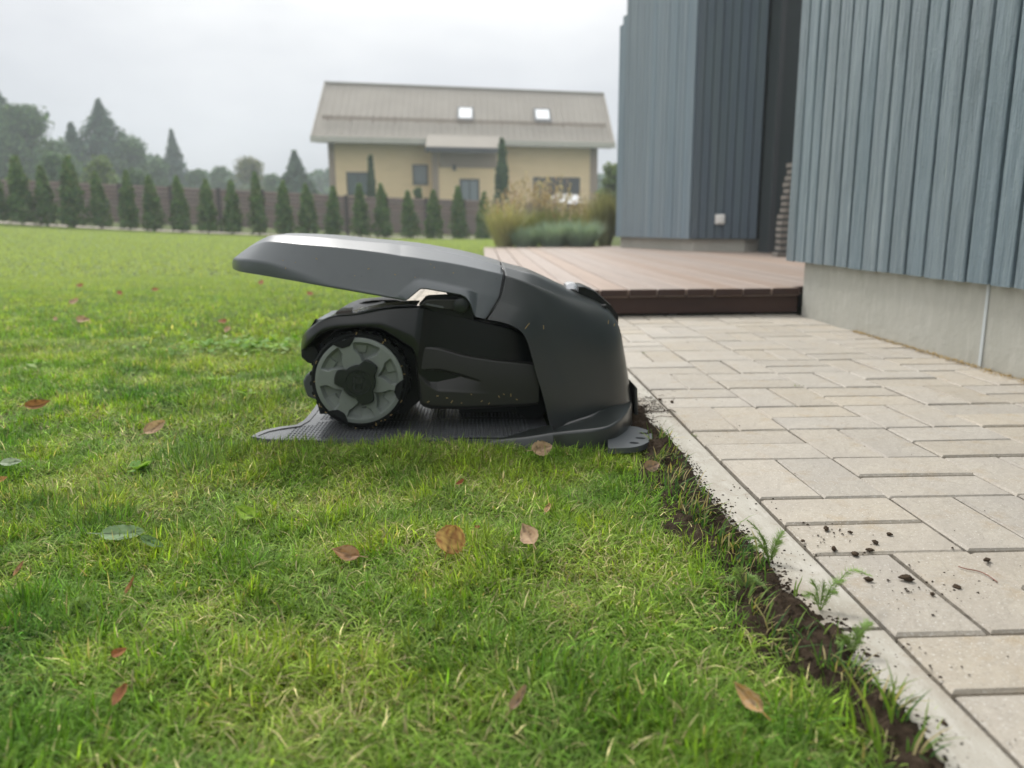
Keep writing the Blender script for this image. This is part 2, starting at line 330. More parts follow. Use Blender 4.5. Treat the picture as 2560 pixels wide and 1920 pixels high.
def gsheet(X, Y):
    Z = gh(X, Y)
    return np.where((X > -.08) & (Y < 10.2), -.075, Z)
o = sheet('ground', xs, ys, gsheet, M['lawn']); tag(o, kind='structure')
# loose soil along the kerb
def zsoil(X, Y):
    si = soil_in(Y)-.05; so_ = soil_out(Y); t = np.clip((X-si)/(so_-si+1e-6), 0, 1)
    edge = np.clip((so_-X)/.018, 0, 1)
    base = -.020+.024*np.clip(t*1.5, 0, 1)
    rel = .022*(fbm(X*32, Y*32, 21, 4)-.45)+.012*(fbm(X*110, Y*110, 5, 3)-.5)
    base = base+.008*np.exp(-((Y-.72)/.12)**2)
    return np.where(edge > 0, base+rel*(.3+.7*edge)-.012*(1-edge)**2, -.03)
sx = np.arange(-.36, -.005, .0035); sy = np.arange(-.32, 1.25, .0035)
o = sheet('soil_strip', sx, sy, zsoil, M['soil'], mask=lambda x, y: (x < soil_out(y)+.004+.010*(fbm(x*60, y*60, 2, 2)-.5)) & (x > soil_in(y)-.07))
tag(o, 'dark loose soil strip between the lawn and the kerb', 'soil', kind='stuff')

# ------------------------------------------------------------------ paving
pav = tag(empty('paving', (0, 0, 0)), kind='structure')
part('joint_bed', [(-1.0, 2.4, -.011), (-.42, 2.4, -.011), (-.42, 4.8, -.011), (-1.0, 4.8, -.011)], [(0, 1, 2, 3)], M['sand'], pav)
part('joint_bed', [(-.002, -.62, -.011), (1.0, -.62, -.011), (1.0, 2.9, -.011), (-.002, 2.9, -.011)], [(0, 1, 2, 3)], M['sand'], pav)
def brick_mesh(seed):
    r = random.Random(seed); c = .0027+.0008*r.random(); hx, hy = .0984-r.random()*.0008, .0484-r.random()*.0008; V = []; F = []
    rings = [(-.03, 0), (-c, 0), (0, c)]
    for z, ins in rings:
        for sxx, syy in ((-1, -1), (1, -1), (1, 1), (-1, 1)):
            V.append((sxx*(hx-ins)+r.uniform(-.0006, .0006), syy*(hy-ins)+r.uniform(-.0006, .0006), z))
    for q in range(2):
        for k in range(4): F.append((q*4+k, q*4+(k+1) % 4, q*4+4+(k+1) % 4, q*4+4+k))
    F.append((8, 9, 10, 11)); me = mesh('brick', V, F, M['paver']); return me
bricks = [brick_mesh(s) for s in range(7)]
cells = [(i, j) for i in range(0, 5) for j in range(-3, 14)]+[(i, j) for i in range(-5, -2) for j in range(12, 24)]
for i, j in cells:
    if 1:
        cx, cy = .2*i+.1, .2*j+.1
        for h in (-.05, .05):
            ver = (i+j) % 2 == 0
            o = link('brick', random.choice(bricks), pav, (cx+(h if ver else 0), cy+(0 if ver else h), random.uniform(-.0016, .0014)))
            o.rotation_euler = (random.uniform(-.006, .006), random.uniform(-.006, .006), (math.pi/2 if ver else 0)+random.choice((0, math.pi))+random.uniform(-.004, .004))
kb = []
def kerb_mesh(L_):
    c = .004; V = []; F = []; n = 26; pr = [(-.0035, -.10), (-.0035, -c), (-.0035-c, 0), (-.074+.009, 0), (-.074, -.009), (-.074, -.10)]
    r = random.Random(3)
    for k in range(n+1):
        y = L_*k/n
        for (x, z) in pr: V.append((x+(r.uniform(-.0012, .0012) if x < -.05 else r.uniform(-.0004, .0004)), y, z+r.uniform(-.0004, .0004)))
    m_ = len(pr)
    for k in range(n):
        for q in range(m_-1): F.append((k*m_+q, k*m_+q+1, (k+1)*m_+q+1, (k+1)*m_+q))
    F += [tuple(range(m_)), tuple(range(n*m_, n*m_+m_))]
    return fixn(mesh('kerb_stone', V, F, M['kerb'], 40))
km = kerb_mesh(.994)
for y in (-.986, .016, 1.018, 2.02): 
    link('kerb_stone', km, pav, (0, y, random.uniform(-.001, .001)))
# dry debris in the joint between paving and plinth
def scatter_bits(n, fx, L0, L1, wd, mat_, name, par=None, zf=None):
    V = []; F = []
    for k in range(n):
        x, y = fx(); a = random.uniform(0, 6.3); l = random.uniform(L0, L1); z = (zf(x, y) if zf else 0)+random.uniform(.0005, .004)
        d = np.array([math.cos(a), math.sin(a), random.uniform(-.15, .35)])*l; s_ = np.array([-math.sin(a), math.cos(a), 0])*wd*random.uniform(.5, 1.4); b = np.array([x, y, z])
        q = len(V); V += [b-s_, b+s_, b+d*.5+s_+np.array([0, 0, l*.12]), b+d*.5-s_+np.array([0, 0, l*.12]), b+d]; F += [(q, q+1, q+2, q+3), (q+3, q+2, q+4)]
    return part(name, V, F, mat_, par, fix=False)
o = scatter_bits(1500, lambda: (lambda y: (1.0-abs(random.gauss(0, .012+.010*(1.9-y if y < 1.9 else 0))), y))(random.uniform(.5, 2.2)), .006, .022, .0012, M['straw'], 'dry_litter')
tag(o, 'tan dry litter lying along the foot of the plinth', 'litter', kind='stuff')

# ------------------------------------------------------------------ deck
dk = tag(empty('wooden_deck', (.3, 5.7, 0)), 'low brown plank deck ending in a dark fascia beside the paving', 'deck')
DZ = .121
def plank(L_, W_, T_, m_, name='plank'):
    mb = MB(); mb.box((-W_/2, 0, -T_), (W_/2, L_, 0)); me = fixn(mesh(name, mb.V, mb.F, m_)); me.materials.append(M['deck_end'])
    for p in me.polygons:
        if p.normal.y < -.5: p.material_index = 1  # end faces darkened: end grain, with their shade put into the colour
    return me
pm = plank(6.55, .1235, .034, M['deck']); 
for k in range(-14, 12):
    x = 1.0-.1285*(k+.5)
    if x < -.42: break
for k in range(-14, 11):
    x = 1.0-.1285*(k+.5); y0 = 2.75+random.uniform(-.003, .003)
    if x > 1.0: y0 = 2.75+.1
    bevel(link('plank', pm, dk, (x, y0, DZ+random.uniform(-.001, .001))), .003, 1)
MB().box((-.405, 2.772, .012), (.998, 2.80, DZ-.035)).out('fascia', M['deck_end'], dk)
mb = MB()
for x in np.arange(-.38, 2.8, .4): mb.box((x, 2.81, -.02), (x+.04, 9.2, DZ-.036))
mb.out('joist', M['fencedark'], dk)
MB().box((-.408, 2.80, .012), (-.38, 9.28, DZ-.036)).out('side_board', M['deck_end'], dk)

# ------------------------------------------------------------------ near blue house
nh = tag(empty('blue_house', (3, 0, 0)), 'blue grey house with wavy vertical boards on a pale grey plinth, at the right edge', 'house')
MB().box((1.0, -4, -.1), (6, 2.72, .262)).out('plinth', M['plinth'], nh)
mb = MB(); y = 1.436
mb.prism([(.9992, y-.006, -.01), (.9992, y+.006, -.01), (.9992, y+.006, .25), (.9992, y-.006, .25)], (-.003, 0, 0)); mb.out('plinth_joint', M['joint'], nh)
MB().box((1.004, -4, .25), (6, 2.83, 3.3)).out('backing', M['board_back'], nh)
gaps = [2.865, 2.772, 2.666, 2.575, 2.473, 2.361, 2.252, 2.140, 2.030, 1.944, 1.836, 1.728, 1.616, 1.505, 1.396, 1.300, 1.195, 1.09, .98, .875, .76, .65, .54]
y = .54
while y > -3.9: y -= random.choice((.10, .11, .115)); gaps.append(y)
def wavy_board(y0, y1, x, z0, z1, seed, face=-1, gap=.0150, amp=.0026):
    """rough sawn board standing on edge y0..y1 with slightly wandering edges and a cupped face"""
    n = 70 if y0 > .9 else 12; V = []; F = []; r = RNG.integers(1000); T = .024
    for k in range(n+1):
        z = z0+(z1-z0)*(k/n)**1.0; 
        ea = (float(fbm(z*3.2, seed*7.1, 1, 3))-.5)*2*amp; eb = (float(fbm(z*3.2, seed*7.1+3.3, 4, 3))-.5)*2*amp
        a = y0-gap/2+ea; b = y1+gap/2+eb; c = (a+b)/2+(float(vn(z*1.1, seed*3.3, 8))-.5)*.03; cup = .0009+.0008*(float(vn(z*2, seed, 5))-.5)
        jj = (float(fbm(z*9, seed*1.7, 12, 3))-.5)*.0016
        V += [(x+T, a, z), (x+.002+jj, a, z), (x+jj*.5, a-.003, z), (x-cup, c+.008, z), (x-cup-.0009+jj, c, z), (x-cup, c-.008, z), (x-jj*.5, b+.003, z), (x+.002-jj, b, z), (x+T, b, z)]
    for k in range(n):
        for q in range(8): F.append((k*9+q, k*9+q+1, (k+1)*9+q+1, (k+1)*9+q))
    F += [tuple(range(9)), tuple(range(n*9, n*9+9))]
    return V, F
for k in range(len(gaps)-1):
    V, F = wavy_board(gaps[k], gaps[k+1], .970, .2385+random.uniform(-.002, .002), 3.3, k+1)
    part('cladding_board', V, F, M['board'], nh, smooth=28)
MB().box((.972, 2.845, .24), (1.12, 2.868, 3.3)).out('corner_board', M['board'], nh)

# ------------------------------------------------------------------ far blue house wing
fh = tag(empty('blue_house_wing', (3.2, 9.5, 0)), 'far blue grey house wing with lit and shaded board walls behind the deck', 'house')
CN = np.array([1.700, 7.34]); LE = np.array([1.20, 8.86]); RE = np.array([2.262, 6.99]); 
def boards_along(a, b, z0, z1f, wd, m_, name='cladding_board'):
    d = b-a; Ln = np.linalg.norm(d); d = d/Ln; nrm = np.array([d[1], -d[0]]); 
    if nrm[1] > 0 and abs(nrm[1]) > abs(nrm[0]) or nrm[0] > .5: nrm = -nrm
    n = round(Ln/wd)
    for k in range(n):
        s0, s1 = Ln*k/n+.004, Ln*(k+1)/n-.004; p = a+d*s0; q = a+d*s1; z1 = z1f((s0+s1)/2); u_ = random.uniform(0, .004)
        V = []
        for (pt, off) in ((p, 0), (p, .02), (q, .02), (q, 0)): V.append((*(pt+nrm*(off+u_*(off > 0))),))
        V3 = [(x, y, z0) for x, y in V]+[(x, y, z1) for x, y in V]
        part(name, V3, [(0, 1, 2, 3), (4, 5, 6, 7), (0, 1, 5, 4), (1, 2, 6, 5), (2, 3, 7, 6), (3, 0, 4, 7)], m_, fh)
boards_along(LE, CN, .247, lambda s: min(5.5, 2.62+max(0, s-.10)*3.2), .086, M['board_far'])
boards_along(CN, RE, .250, lambda s: 5.5, .080, M['board_far_shaded'])
back = [(*LE,), (*CN,), (*RE,), (4.5, 7.2), (5.5, 12), (2.4, 12)]
mb = MB(); mb.prism([(x, y, .245) for x, y in [(LE[0]+.01, LE[1]+.01), (CN[0]+.01, CN[1]+.012), (RE[0], RE[1]+.012), (4.5, 7.2), (5.5, 12), (2.4, 12)]], (0, 0, 2.3)); mb.out('backing', M['board_back'], fh)
mb = MB(); mb.prism([(x, y, 2.55) for x, y in [(LE[0]+.32, LE[1]-.25), (CN[0]+.01, CN[1]+.012), (RE[0], RE[1]+.012), (4.5, 7.2), (5.5, 12), (2.7, 12)]], (0, 0, 2.9)); mb.out('upper_backing', M['board_back'], fh)
mb = MB(); mb.prism([(x, y, -.1) for x, y in [(LE[0]+.045, LE[1]+.02), (CN[0]+.035, CN[1]+.03), (RE[0]-.09, RE[1]+.09), (4.4, 7.3), (5.4, 11.9), (2.4, 11.9)]], (0, 0, .344)); mb.out('plinth', M['plinth'], fh)
MB().box((2.275, 6.72, DZ+.002), (4.6, 6.98, 2.72)).out('recess_wall', M['recess'], fh)
MB().box((2.275, 6.70, DZ+.004), (2.32, 6.72, 2.70)).out('door_post', M['frame'], fh)
MB().box((2.26, 6.45, 2.74), (4.6, 7.0, 5.5)).out('upper_recess_wall', M['board_far_shaded'], fh)
o = tag(empty('wall_socket', at(1808, 548, 7.12)), 'small white outdoor socket low on the shaded board wall', 'socket')
p = at(1808, 548, 7.115); d = (RE-CN)/np.linalg.norm(RE-CN); nr = np.array([d[1], -d[0]]); nr = nr if nr[1] < 0 else -nr
sfrac = (p[0]-CN[0])/d[0]; c0 = CN+d*sfrac+nr*.026
def sq(c, s, z, off): return [(*(c+d*a*s+nr*off), z+b*s) for a, b in ((-1, -1), (1, -1), (1, 1), (-1, 1))]
bevel(MB().prism(sq(c0, .048, p[2], 0), (*(nr*.03), 0)).out('box', M['socket'], o), .006)
MB().prism(sq(c0, .028, p[2]-.006, .031), (*(nr*.008), 0)).out('lid', M['socket'], o)
# slatted wooden stack between the houses
sk_ = tag(empty('slatted_stack', (2.35, 5.9, DZ)), 'weathered grey wooden slats stacked on the deck between the two blue walls', 'wood stack')
for k in range(15):
    z = DZ+.004+k*.052; MB().box((at(1946, 600, 5.86)[0]+.006*k+random.uniform(-.015, .015), 5.86, z), (2.85, 5.98, z+.034)).out('slat', M['grey_wood'], sk_)
MB().box((2.20, 5.985, DZ+.002), (2.25, 6.03, 1.05)).out('post', M['grey_wood'], sk_)

# ------------------------------------------------------------------ robot mower
YC = .985
def mirror(row): return row+[(p[0], 2*YC-p[1], p[2]) for p in row[::-1]]
def table(rows, ycols, k=3, rad=(.004, .004, .004), n=4, crown=.002):
    ctrl = []
    for r in rows:
        pts = []
        for q, (x, y) in enumerate(r[:-1]): pts.append(at(x, y, r[-1][q]))
        ctrl.append(pts)
    ctrl = densify(ctrl, k) if k > 1 else [np.array(c) for c in ctrl]
    out_ = []
    for c in ctrl:
        top = c[-1].copy(); mid = np.array([top[0], YC, top[2]+crown]); half = rounded(list(c)+[mid], rad, n)
        out_.append(half)
    return out_
def shell(name, half_rows, mat_, parent, thick=.003, smooth=30):
    rows = [mirror([tuple(p) for p in r]) for r in half_rows]
    V, F = loft(rows); o = part(name, V, F, mat_, parent, smooth=smooth)
    m_ = o.modifiers.new('thick', 'SOLIDIFY'); m_.thickness = thick; m_.offset = -1
    o.modifiers.new('normals', 'WEIGHTED_NORMAL')
    return o
st = tag(empty('charging_station', (-.40, YC, 0)), 'charcoal charging station with a raised grey lid, over the mower on the lawn', 'charging station')
mw = tag(empty('robot_mower', (-.55, YC, 0)), 'black robot lawn mower with grey spoked wheels, parked inside the station', 'lawn mower')
lidrows = [
 [(581, 667), (580.5, 655), (583, 648), (586, 645), (.955, .955, .96, .962)],
 [(582, 671), (582, 649), (590, 641), (600, 634), (.90, .90, .915, .925)],
 [(587, 674.5), (588, 646), (608, 628), (624, 616), (.86, .86, .88, .90)],
 [(600, 679), (602, 648), (637, 612.5), (650, 600), (.828, .828, .855, .885)],
 [(625, 683.5), (628, 651), (666, 604), (676, 589), (.808, .808, .835, .875)],
 [(665, 690), (668, 657), (700, 605), (706, 587.5), (.797, .797, .825, .87)],
 [(717, 699), (718, 672), (745, 610), (748, 589), (.79, .792, .82, .87)],
 [(800, 713.5), (801, 700), (811, 615.5), (815, 593), (.787, .790, .817, .87)],
 [(875, 726), (875, 716), (878, 622), (880, 600), (.787, .790, .817, .87)],
 [(940, 737), (939, 729), (938, 629.5), (940, 605), (.787, .790, .817, .87)],
]
lidrows2 = [
 [(985, 745.5), (983, 738.5), (975, 635), (976, 608), (.787, .789, .817, .87)],
 [(1008, 750.3), (989, 739.5), (992, 638), (993, 610), (.783, .795, .817, .87)],
 [(1013, 750.8), (992, 738), (998, 639), (999, 611), (.783, .796, .817, .87)],
 [(1018, 748), (999, 731.5), (1004, 640), (1005, 611.5), (.783, .797, .817, .87)],
 [(1034, 734), (1019, 714), (1021, 642), (1022, 613), (.783, .798, .817, .87)],
 [(1048, 721.5), (1034, 702), (1037, 644), (1038, 616), (.783, .798, .817, .87)],
 [(1054, 719.3), (1048, 698.5), (1050, 646), (1052, 617.5), (.783, .798, .817, .87)],
 [(1064, 719.6), (1062, 699), (1063, 648), (1064, 620), (.783, .798, .817, .87)],
 [(1112, 728), (1112, 709), (1110, 654.7), (1110, 628), (.783, .798, .817, .87)],
 [(1152, 735), (1148, 717.5), (1143, 660.5), (1143, 634.5), (.783, .798, .817, .87)],
 [(1164, 741), (1163, 720.5), (1158, 663.5), (1158, 638), (.783, .798, .817, .87)],
 [(1172, 750), (1172, 723), (1168, 665.5), (1168, 640), (.783, .798, .817, .87)],
 [(1180, 765), (1180, 725), (1177, 667.5), (1177, 642.5), (.783, .798, .817, .87)],
 [(1186, 785), (1188, 728), (1186, 669.5), (1186, 644.5), (.783, .798, .817, .87)],
 [(1190, 792), (1196, 730.5), (1195, 671.5), (1195, 647), (.783, .798, .817, .87)],
 [(1213.5, 797), (1247, 742.5), (1258, 685.5), (1252, 664), (.783, .797, .817, .87)],
]
for r_ in lidrows2:
    (bx, by), (lx, ly), (qx, qy), (tx, ty), Ys = r_; yl = 750+(lx-1010)*.17; f_ = np.clip((yl-ly)/(yl-qy), 0, 1); LY = .787+.030*f_; e_ = np.clip(((750+(bx-1010)*.17)-by)/8, 0, 1); r_[4] = (.787+.030*np.clip((750+(bx-1010)*.17-by)/(750+(bx-1010)*.17-qy), 0, 1)-.010*e_, LY, Ys[2], Ys[3])
lt = table(lidrows+lidrows2[:1], None, k=4, rad=(.004, .0025, .006))
lt2 = table(lidrows2, None, k=1, rad=(.004, .0025, .006))
o = shell('lid', lt[:-1]+lt2, M['shell'], st, .0035, 34)
# raised strip and control hatch along the middle of the lid
def strip(name, xs_, px, py, y0, y1, hgt, mat_, parent, r=.002):
    rows = []
    for x in xs_:
        yy = np.interp(x, px, py); c = at(x, yy, YC); z = c[2]
        rows.append([(c[0], y0, z-.004), (c[0], y0+.003, z+hgt*.7), (c[0], y0+.008, z+hgt), (c[0], YC, z+hgt+.001), (c[0], y1-.008, z+hgt), (c[0], y1-.003, z+hgt*.7), (c[0], y1, z-.004)])
    V, F = loft(rows); F += [tuple(range(7)), tuple(range(len(V)-7, len(V)))]
    return part(name, V, F, mat_, parent, smooth=40)
TPX = [706, 748, 815, 880, 940, 993, 1052, 1110, 1143, 1177, 1252]; TPY = [588.5, 590, 594, 601, 606, 611, 618.5, 629, 635.5, 643.5, 665]
strip('lid_panel', list(range(862, 1164, 14)), TPX, TPY, .915, 1.055, .0035, M['white'], st)
strip('lid_panel_tail', [1166, 1180, 1196, 1208], TPX, TPY, .925, 1.045, .0022, M['matte'], st)
strip('lid_hatch', [752, 765, 790, 815, 838], TPX, TPY, .935, 1.035, .0035, M['white'], st)
strip('hatch_hinge', [722, 735, 748], TPX, TPY, .93, 1.04, .0025, M['matte'], st)
strip('hatch_latch', [842, 850, 858], TPX, TPY, .96, 1.01, .003, M['brownbox'], st)
# garage shell behind the seam
hrows = [
 [(1216, 798), (1249.5, 743), (1262, 687.5), (1256, 666), (.782, 0.8010, .817, .87)],
 [(1245, 803), (1287, 753), (1290, 697), (1288, 674), (.782, 0.8020, .817, .88)],
 [(1277, 812), (1316, 766), (1326, 711.5), (1327, 684), (.782, 0.8020, .818, .88)],
 [(1303, 828), (1341, 786), (1368, 731), (1372, 703), (.782, 0.8015, .819, .885)],
 [(1313, 842), (1353, 806), (1404, 752), (1414, 723), (.782, 0.8000, .820, .885)],
 [(1320, 857), (1364, 826), (1440, 778), (1458, 742), (.782, 0.7990, .82, .885)],
 [(1326, 878), (1372, 856), (1475, 812), (1505, 762), (.782, 0.7980, .82, .885)],
 [(1333, 902), (1382, 888), (1500, 848), (1538, 790), (.782, 0.7970, .82, .885)],
 [(1343, 940), (1394, 930), (1515, 898), (1556, 830), (.782, 0.7960, .82, .885)],
 [(1355, 978), (1407, 968), (1523, 945), (1567, 888), (.782, 0.7950, .82, .885)],
 [(1367, 1028), (1418, 1015), (1530, 990), (1576, 945), (.782, 0.7940, .82, .885)],
 [(1379, 1078), (1430, 1066), (1534, 1030), (1583, 1000), (.782, 0.7930, .82, .885)],
 [(1381, 1092), (1432, 1084), (1537, 1050), (1586, 1020), (.782, 0.7920, .82, .885)],
]
ht = table(hrows, None, k=5, rad=(.010, .010, .012), n=5, crown=.003)
# corners grow rounder towards the rear
ctrl = densify([[at(x, y, r[-1][q]) for q, (x, y) in enumerate(r[:-1])] for r in hrows], 5); ht = []
for i_, c in enumerate(ctrl):
    t = min(1, max(0, i_-4)/26.0)**1.3; top = c[-1].copy(); mid = np.array([top[0]-.000, YC, top[2]+.003*(1-t)])
    if t > .5: mid[0] += .004*t
    ht.append(rounded(list(c)+[mid], (.012, .003+.048*t, .006+.05*t), 8))
shell('garage_shell', ht, M['house'], st, .003, 40)
# black tube along the seam gap
sm_ = [at(x, y, Y) for x, y, Y in ((1214.5, 799, .7815), (1233, 769, .7875), (1248.5, 742, .7935), (1256, 712, .8035), (1261, 687, .8145), (1257, 672, .83), (1254, 665, .87))]
MB().tube(densify([[p] for p in sm_], 3) and [q[0] for q in densify([[p] for p in sm_], 3)], .0019, 6).out('seam_edge', M['black'], st, smooth=True)
# flared foot of the garage
inn = [(1380, 1077, .787), (1410, 1066, .787), (1445, 1054, .79), (1475, 1044, .795), (1500, 1030, .81), (1521, 1013, .835), (1545, 1005, .87), (1575, 1001, .93)]
outr = [(1382, 1081, .700), (1412, 1078, .694), (1450, 1074.5, .690), (1490, 1071, .690), (1521, 1066, .697), (1548, 1051, .725), (1570, 1028, .785), (1579, 1006, .87)]
rows = []
for (a, b) in zip(densify([[np.array(at(*q))] for q in inn], 4), densify([[np.array(at(*q))] for q in outr], 4)):
    a = a[0]; b = b[0]; bot = np.array([b[0]+.003, b[1]-.004, -.03]); rows.append(rounded([a+np.array([0, .004, .004]), a, b, bot], (.006, .007), 5))
for r in rows[:]: pass
rows2 = rows+[[(p[0]+.004*(1 if k_ > 3 else 0)*0, 2*YC-p[1], p[2]) for k_, p in enumerate(r)] for r in rows[::-1]]
V, F = loft([[tuple(p) for p in r] for r in rows2]); part('flared_foot', V, F, M['house'], st, smooth=40)
# near base wing left of the foot
w0 = [(1200, 1098), (1225, 1090.5), (1260, 1083.5), (1300, 1077.5), (1340, 1070), (1381, 1061)]
rows = []
for k_, (x, y) in enumerate(w0):
    a = at(x, y, .80); b = at(x+2, y+9+k_*2.2, .722-.004*k_); c_ = np.array([b[0], b[1]-.012, -.03]); rows.append(rounded([a+np.array([0, .03, -.008]), a, b, c_], (.004, .006), 4))
V, F = loft(densify(rows, 3)); wing = part('base_wing', V, F, M['house'], st, smooth=40)
for (x, y) in ((1262, 1085), (1302, 1083)):
    p = at(x, y, .775); MB().lathe([(.0, .0002), (.008, .0002), (.0105, .0012), (.0120, .0005), (.0125, -.004)], (p[0], p[1], p[2]+.0005), 20, 'z').out('screw_recess', M['matte'], st, smooth=40)
# footing tab with three slots at the rear corner
def poly_holes(name, outer, holes, z, th, mat_, parent):
    bm = bmesh.new(); 
    def loop(pts):
        vs = [bm.verts.new((x, y, z)) for x, y in pts]; es = [bm.edges.new((vs[i], vs[(i+1) % len(vs)])) for i in range(len(vs))]; return es
    E_ = loop(outer)
    for h in holes: E_ += loop(h)
    bmesh.ops.triangle_fill(bm, use_beauty=True, use_dissolve=False, edges=E_)
    g = bmesh.ops.extrude_face_region(bm, geom=bm.faces[:]); 
    for v in [e for e in g['geom'] if isinstance(e, bmesh.types.BMVert)]: v.co.z -= th
    bmesh.ops.recalc_face_normals(bm, faces=bm.faces); me = bpy.data.meshes.new(name); bm.to_mesh(me); bm.free(); me.materials.append(mat_)
    return link(name, me, parent)
def gz2(x, y, z): p = atz(x, y, z); return np.array([p[0], p[1]])
TABZ = .014
ctl = [gz2(x, y, TABZ) for x, y in ((1560, 1064), (1590, 1066), (1617, 1074), (1632, 1084), (1631, 1096), (1618, 1107), (1600, 1115), (1575, 1119), (1520, 1121), (1520, 1075))]
ctl = [np.array([*c, 0.0]) for c in ctl]; rp = rounded(ctl+[ctl[0]], .008, 4)[:-1]
outer = [(p[0], p[1]) for p in rp[::-1]]
def ell(x, y, a, b, ang):
    c = gz2(x, y, TABZ); return [(c[0]+a*math.cos(t)*math.cos(ang)-b*math.sin(t)*math.sin(ang), c[1]+a*math.cos(t)*math.sin(ang)+b*math.sin(t)*math.cos(ang)) for t in np.linspace(0, 2*math.pi, 15)[:-1]]
slots = [ell(1610, 1083, .0095, .0066, -.35), ell(1601, 1095, .0095, .0066, -.35), ell(1586, 1107, .0095, .0066, -.3)]
bevel(poly_holes('footing_tab', outer, slots, TABZ, .011, M['base'], st), .0014, 2, 50)
MB().box((-.20, .75, -.012), (-.08, .84, -.008)).out('tab_underside', M['matte'], st)
# rear side cover and power strip
V = []
o = MB().prism([at(1586, 962, .905), at(1594, 972, .905), at(1596, 1062, .905), at(1586, 1070, .905)], (0, .14, 0)).out('rear_cover', M['house'], st); bevel(o, .002)
mb = MB(); rows = []
for (x, y) in ((1441, 713), (1456, 714), (1482, 726), (1521, 760), (1538, 783)):
    c_ = at(x, y, .97); rows.append([(c_[0], .93, c_[2]-.022), (c_[0], .93, c_[2]), (c_[0]+.001, .955, c_[2]+.0015), (c_[0]+.001, 1.02, c_[2]+.0015), (c_[0], 1.05, c_[2]), (c_[0], 1.05, c_[2]-.022)])
V, F = loft(rows); F += [tuple(range(6)), tuple(range(len(V)-6, len(V)))]; part('power_strip', V, F, M['black'], st, smooth=30)
rows = []
for (x, y) in ((1414, 711), (1424, 706.5), (1436, 707), (1443, 714)):
    c_ = at(x, y, .96); rows.append([(c_[0], .94, c_[2]-.012), (c_[0], .942, c_[2]), (c_[0], .97, c_[2]+.001), (c_[0], 1.0, c_[2]), (c_[0], 1.0, c_[2]-.012)])
V, F = loft(rows); F += [tuple(range(5)), tuple(range(len(V)-5, len(V)))]; part('connector', V, F, M['silver'], st, smooth=30)
# hinge plate, arm and pivot
def pxprism(name, pts, Y, depth, mat_, parent, bev=.0012, smooth=False):
    o = MB().prism([at(x, y, Y) for x, y in pts], (0, depth, 0)).out(name, mat_, parent, smooth)
    return bevel(o, bev, 2, 40) if bev else o
pxprism('hinge_bracket', [(1047, 763), (1049, 757), (1064, 741), (1071, 738.5), (1113, 736.5), (1119, 737), (1113, 729), (1150, 734), (1172, 752), (1184, 778), (1186, 800), (1130, 790), (1060, 772)], .812, .012, M['matte'], st)
pxprism('hinge_arm', [(1050, 764), (1057, 756), (1067, 750), (1076, 748.3), (1143, 748), (1160, 752), (1163, 772), (1150, 784), (1131, 775), (1085, 771)], .797, .013, M['skirt'], st, .002)
pxprism('arm_rib', [(1063, 759.5), (1068, 758.5), (1108, 766), (1109, 771), (1105, 771), (1066, 763)], .7955, .002, M['base'], st, .0006)
c_ = at(1152, 764.5, .79); MB().lathe([(0, -.003), (.0105, -.003), (.0122, -.0018), (.0125, .001), (.0145, .0015), (.0152, .004), (.0152, .02)], c_, 36).out('pivot_disc', M['cap'], st, smooth=40)

MB().box((-.47, .90, .02), (-.16, 1.12, .245)).out('dark_fill_block', M['matte'], st)  # added dark block standing in for the black garage interior
# ---- perforated ground plate
PZ = .010
near_edge = [(-.868, .768), (-.84, .748), (-.80, .738), (-.70, .728), (-.55, .722), (-.29, .718)]
tong = [gz2(x, y, PZ) for x, y in ((645, 1083), (665, 1076), (698, 1069), (741, 1063.5), (761, 1051.5), (775, 1036), (787, 1020), (798, 1003))]
pl = [tuple(p) for p in near_edge]+[(-.29, 1.228), (-.70, 1.235), (-.80, 1.228), (-.86, 1.215), (-.87, 1.19)]
half = [tuple(t) for t in tong[::-1]]; 
cont = [tuple(p) for p in near_edge[::-1]]+[tuple(t) for t in tong]
outl = cont+[(-.775, 1.06), (-.775, 1.20), (-.74, 1.235), (-.29, 1.235)]
def inpoly(x, y, P):
    x = np.asarray(x); y = np.asarray(y); ins = np.zeros(x.shape, bool); n = len(P)
    for i in range(n):
        (x1, y1), (x2, y2) = P[i], P[(i+1) % n]
        c = ((y1 > y) != (y2 > y)) & (x < (x2-x1)*(y-y1)/(y2-y1+1e-12)+x1); ins ^= c
    return ins
poly_holes_rows = []
bm_V = []; bm_F = []
cs = .0078; csy = .0135; hr = .0030
def holed_cell(cx, cy, z, hole):
    q = len(bm_V); h = cs/2; g = csy/2
    sqp = [(-h, -g), (0, -g), (h, -g), (h, 0), (h, g), (0, g), (-h, g), (-h, 0)]; uni = [(-.72, -.72), (0, -1), (.72, -.72), (1, 0), (.72, .72), (0, 1), (-.72, .72), (-1, 0)]
    if not hole:
        bm_V.extend([(cx-h, cy-g, z), (cx+h, cy-g, z), (cx+h, cy+g, z), (cx-h, cy+g, z)]); bm_F.append((q, q+1, q+2, q+3)); return
    for (a, b) in sqp: bm_V.append((cx+a, cy+b, z))
    for zz in (z, z-.005):
        for (a, b) in uni: bm_V.append((cx+a*.0028, cy+b*.0044, zz))
    for k in range(8):
        k2 = (k+1) % 8; bm_F.append((q+k, q+k2, q+8+k2, q+8+k)); bm_F.append((q+8+k, q+8+k2, q+16+k2, q+16+k))
gx_ = np.arange(-.90, -.29, cs); gy_ = np.arange(.74, 1.235, csy); GX, GY = np.meshgrid(gx_, gy_)
ok = np.ones(GX.shape, bool)
for a in (-1, 1):
    for b in (-1, 1): ok &= inpoly(GX+a*cs*.5, GY+b*csy*.5, outl)
hole_line = lambda x, y: (x > -.815)
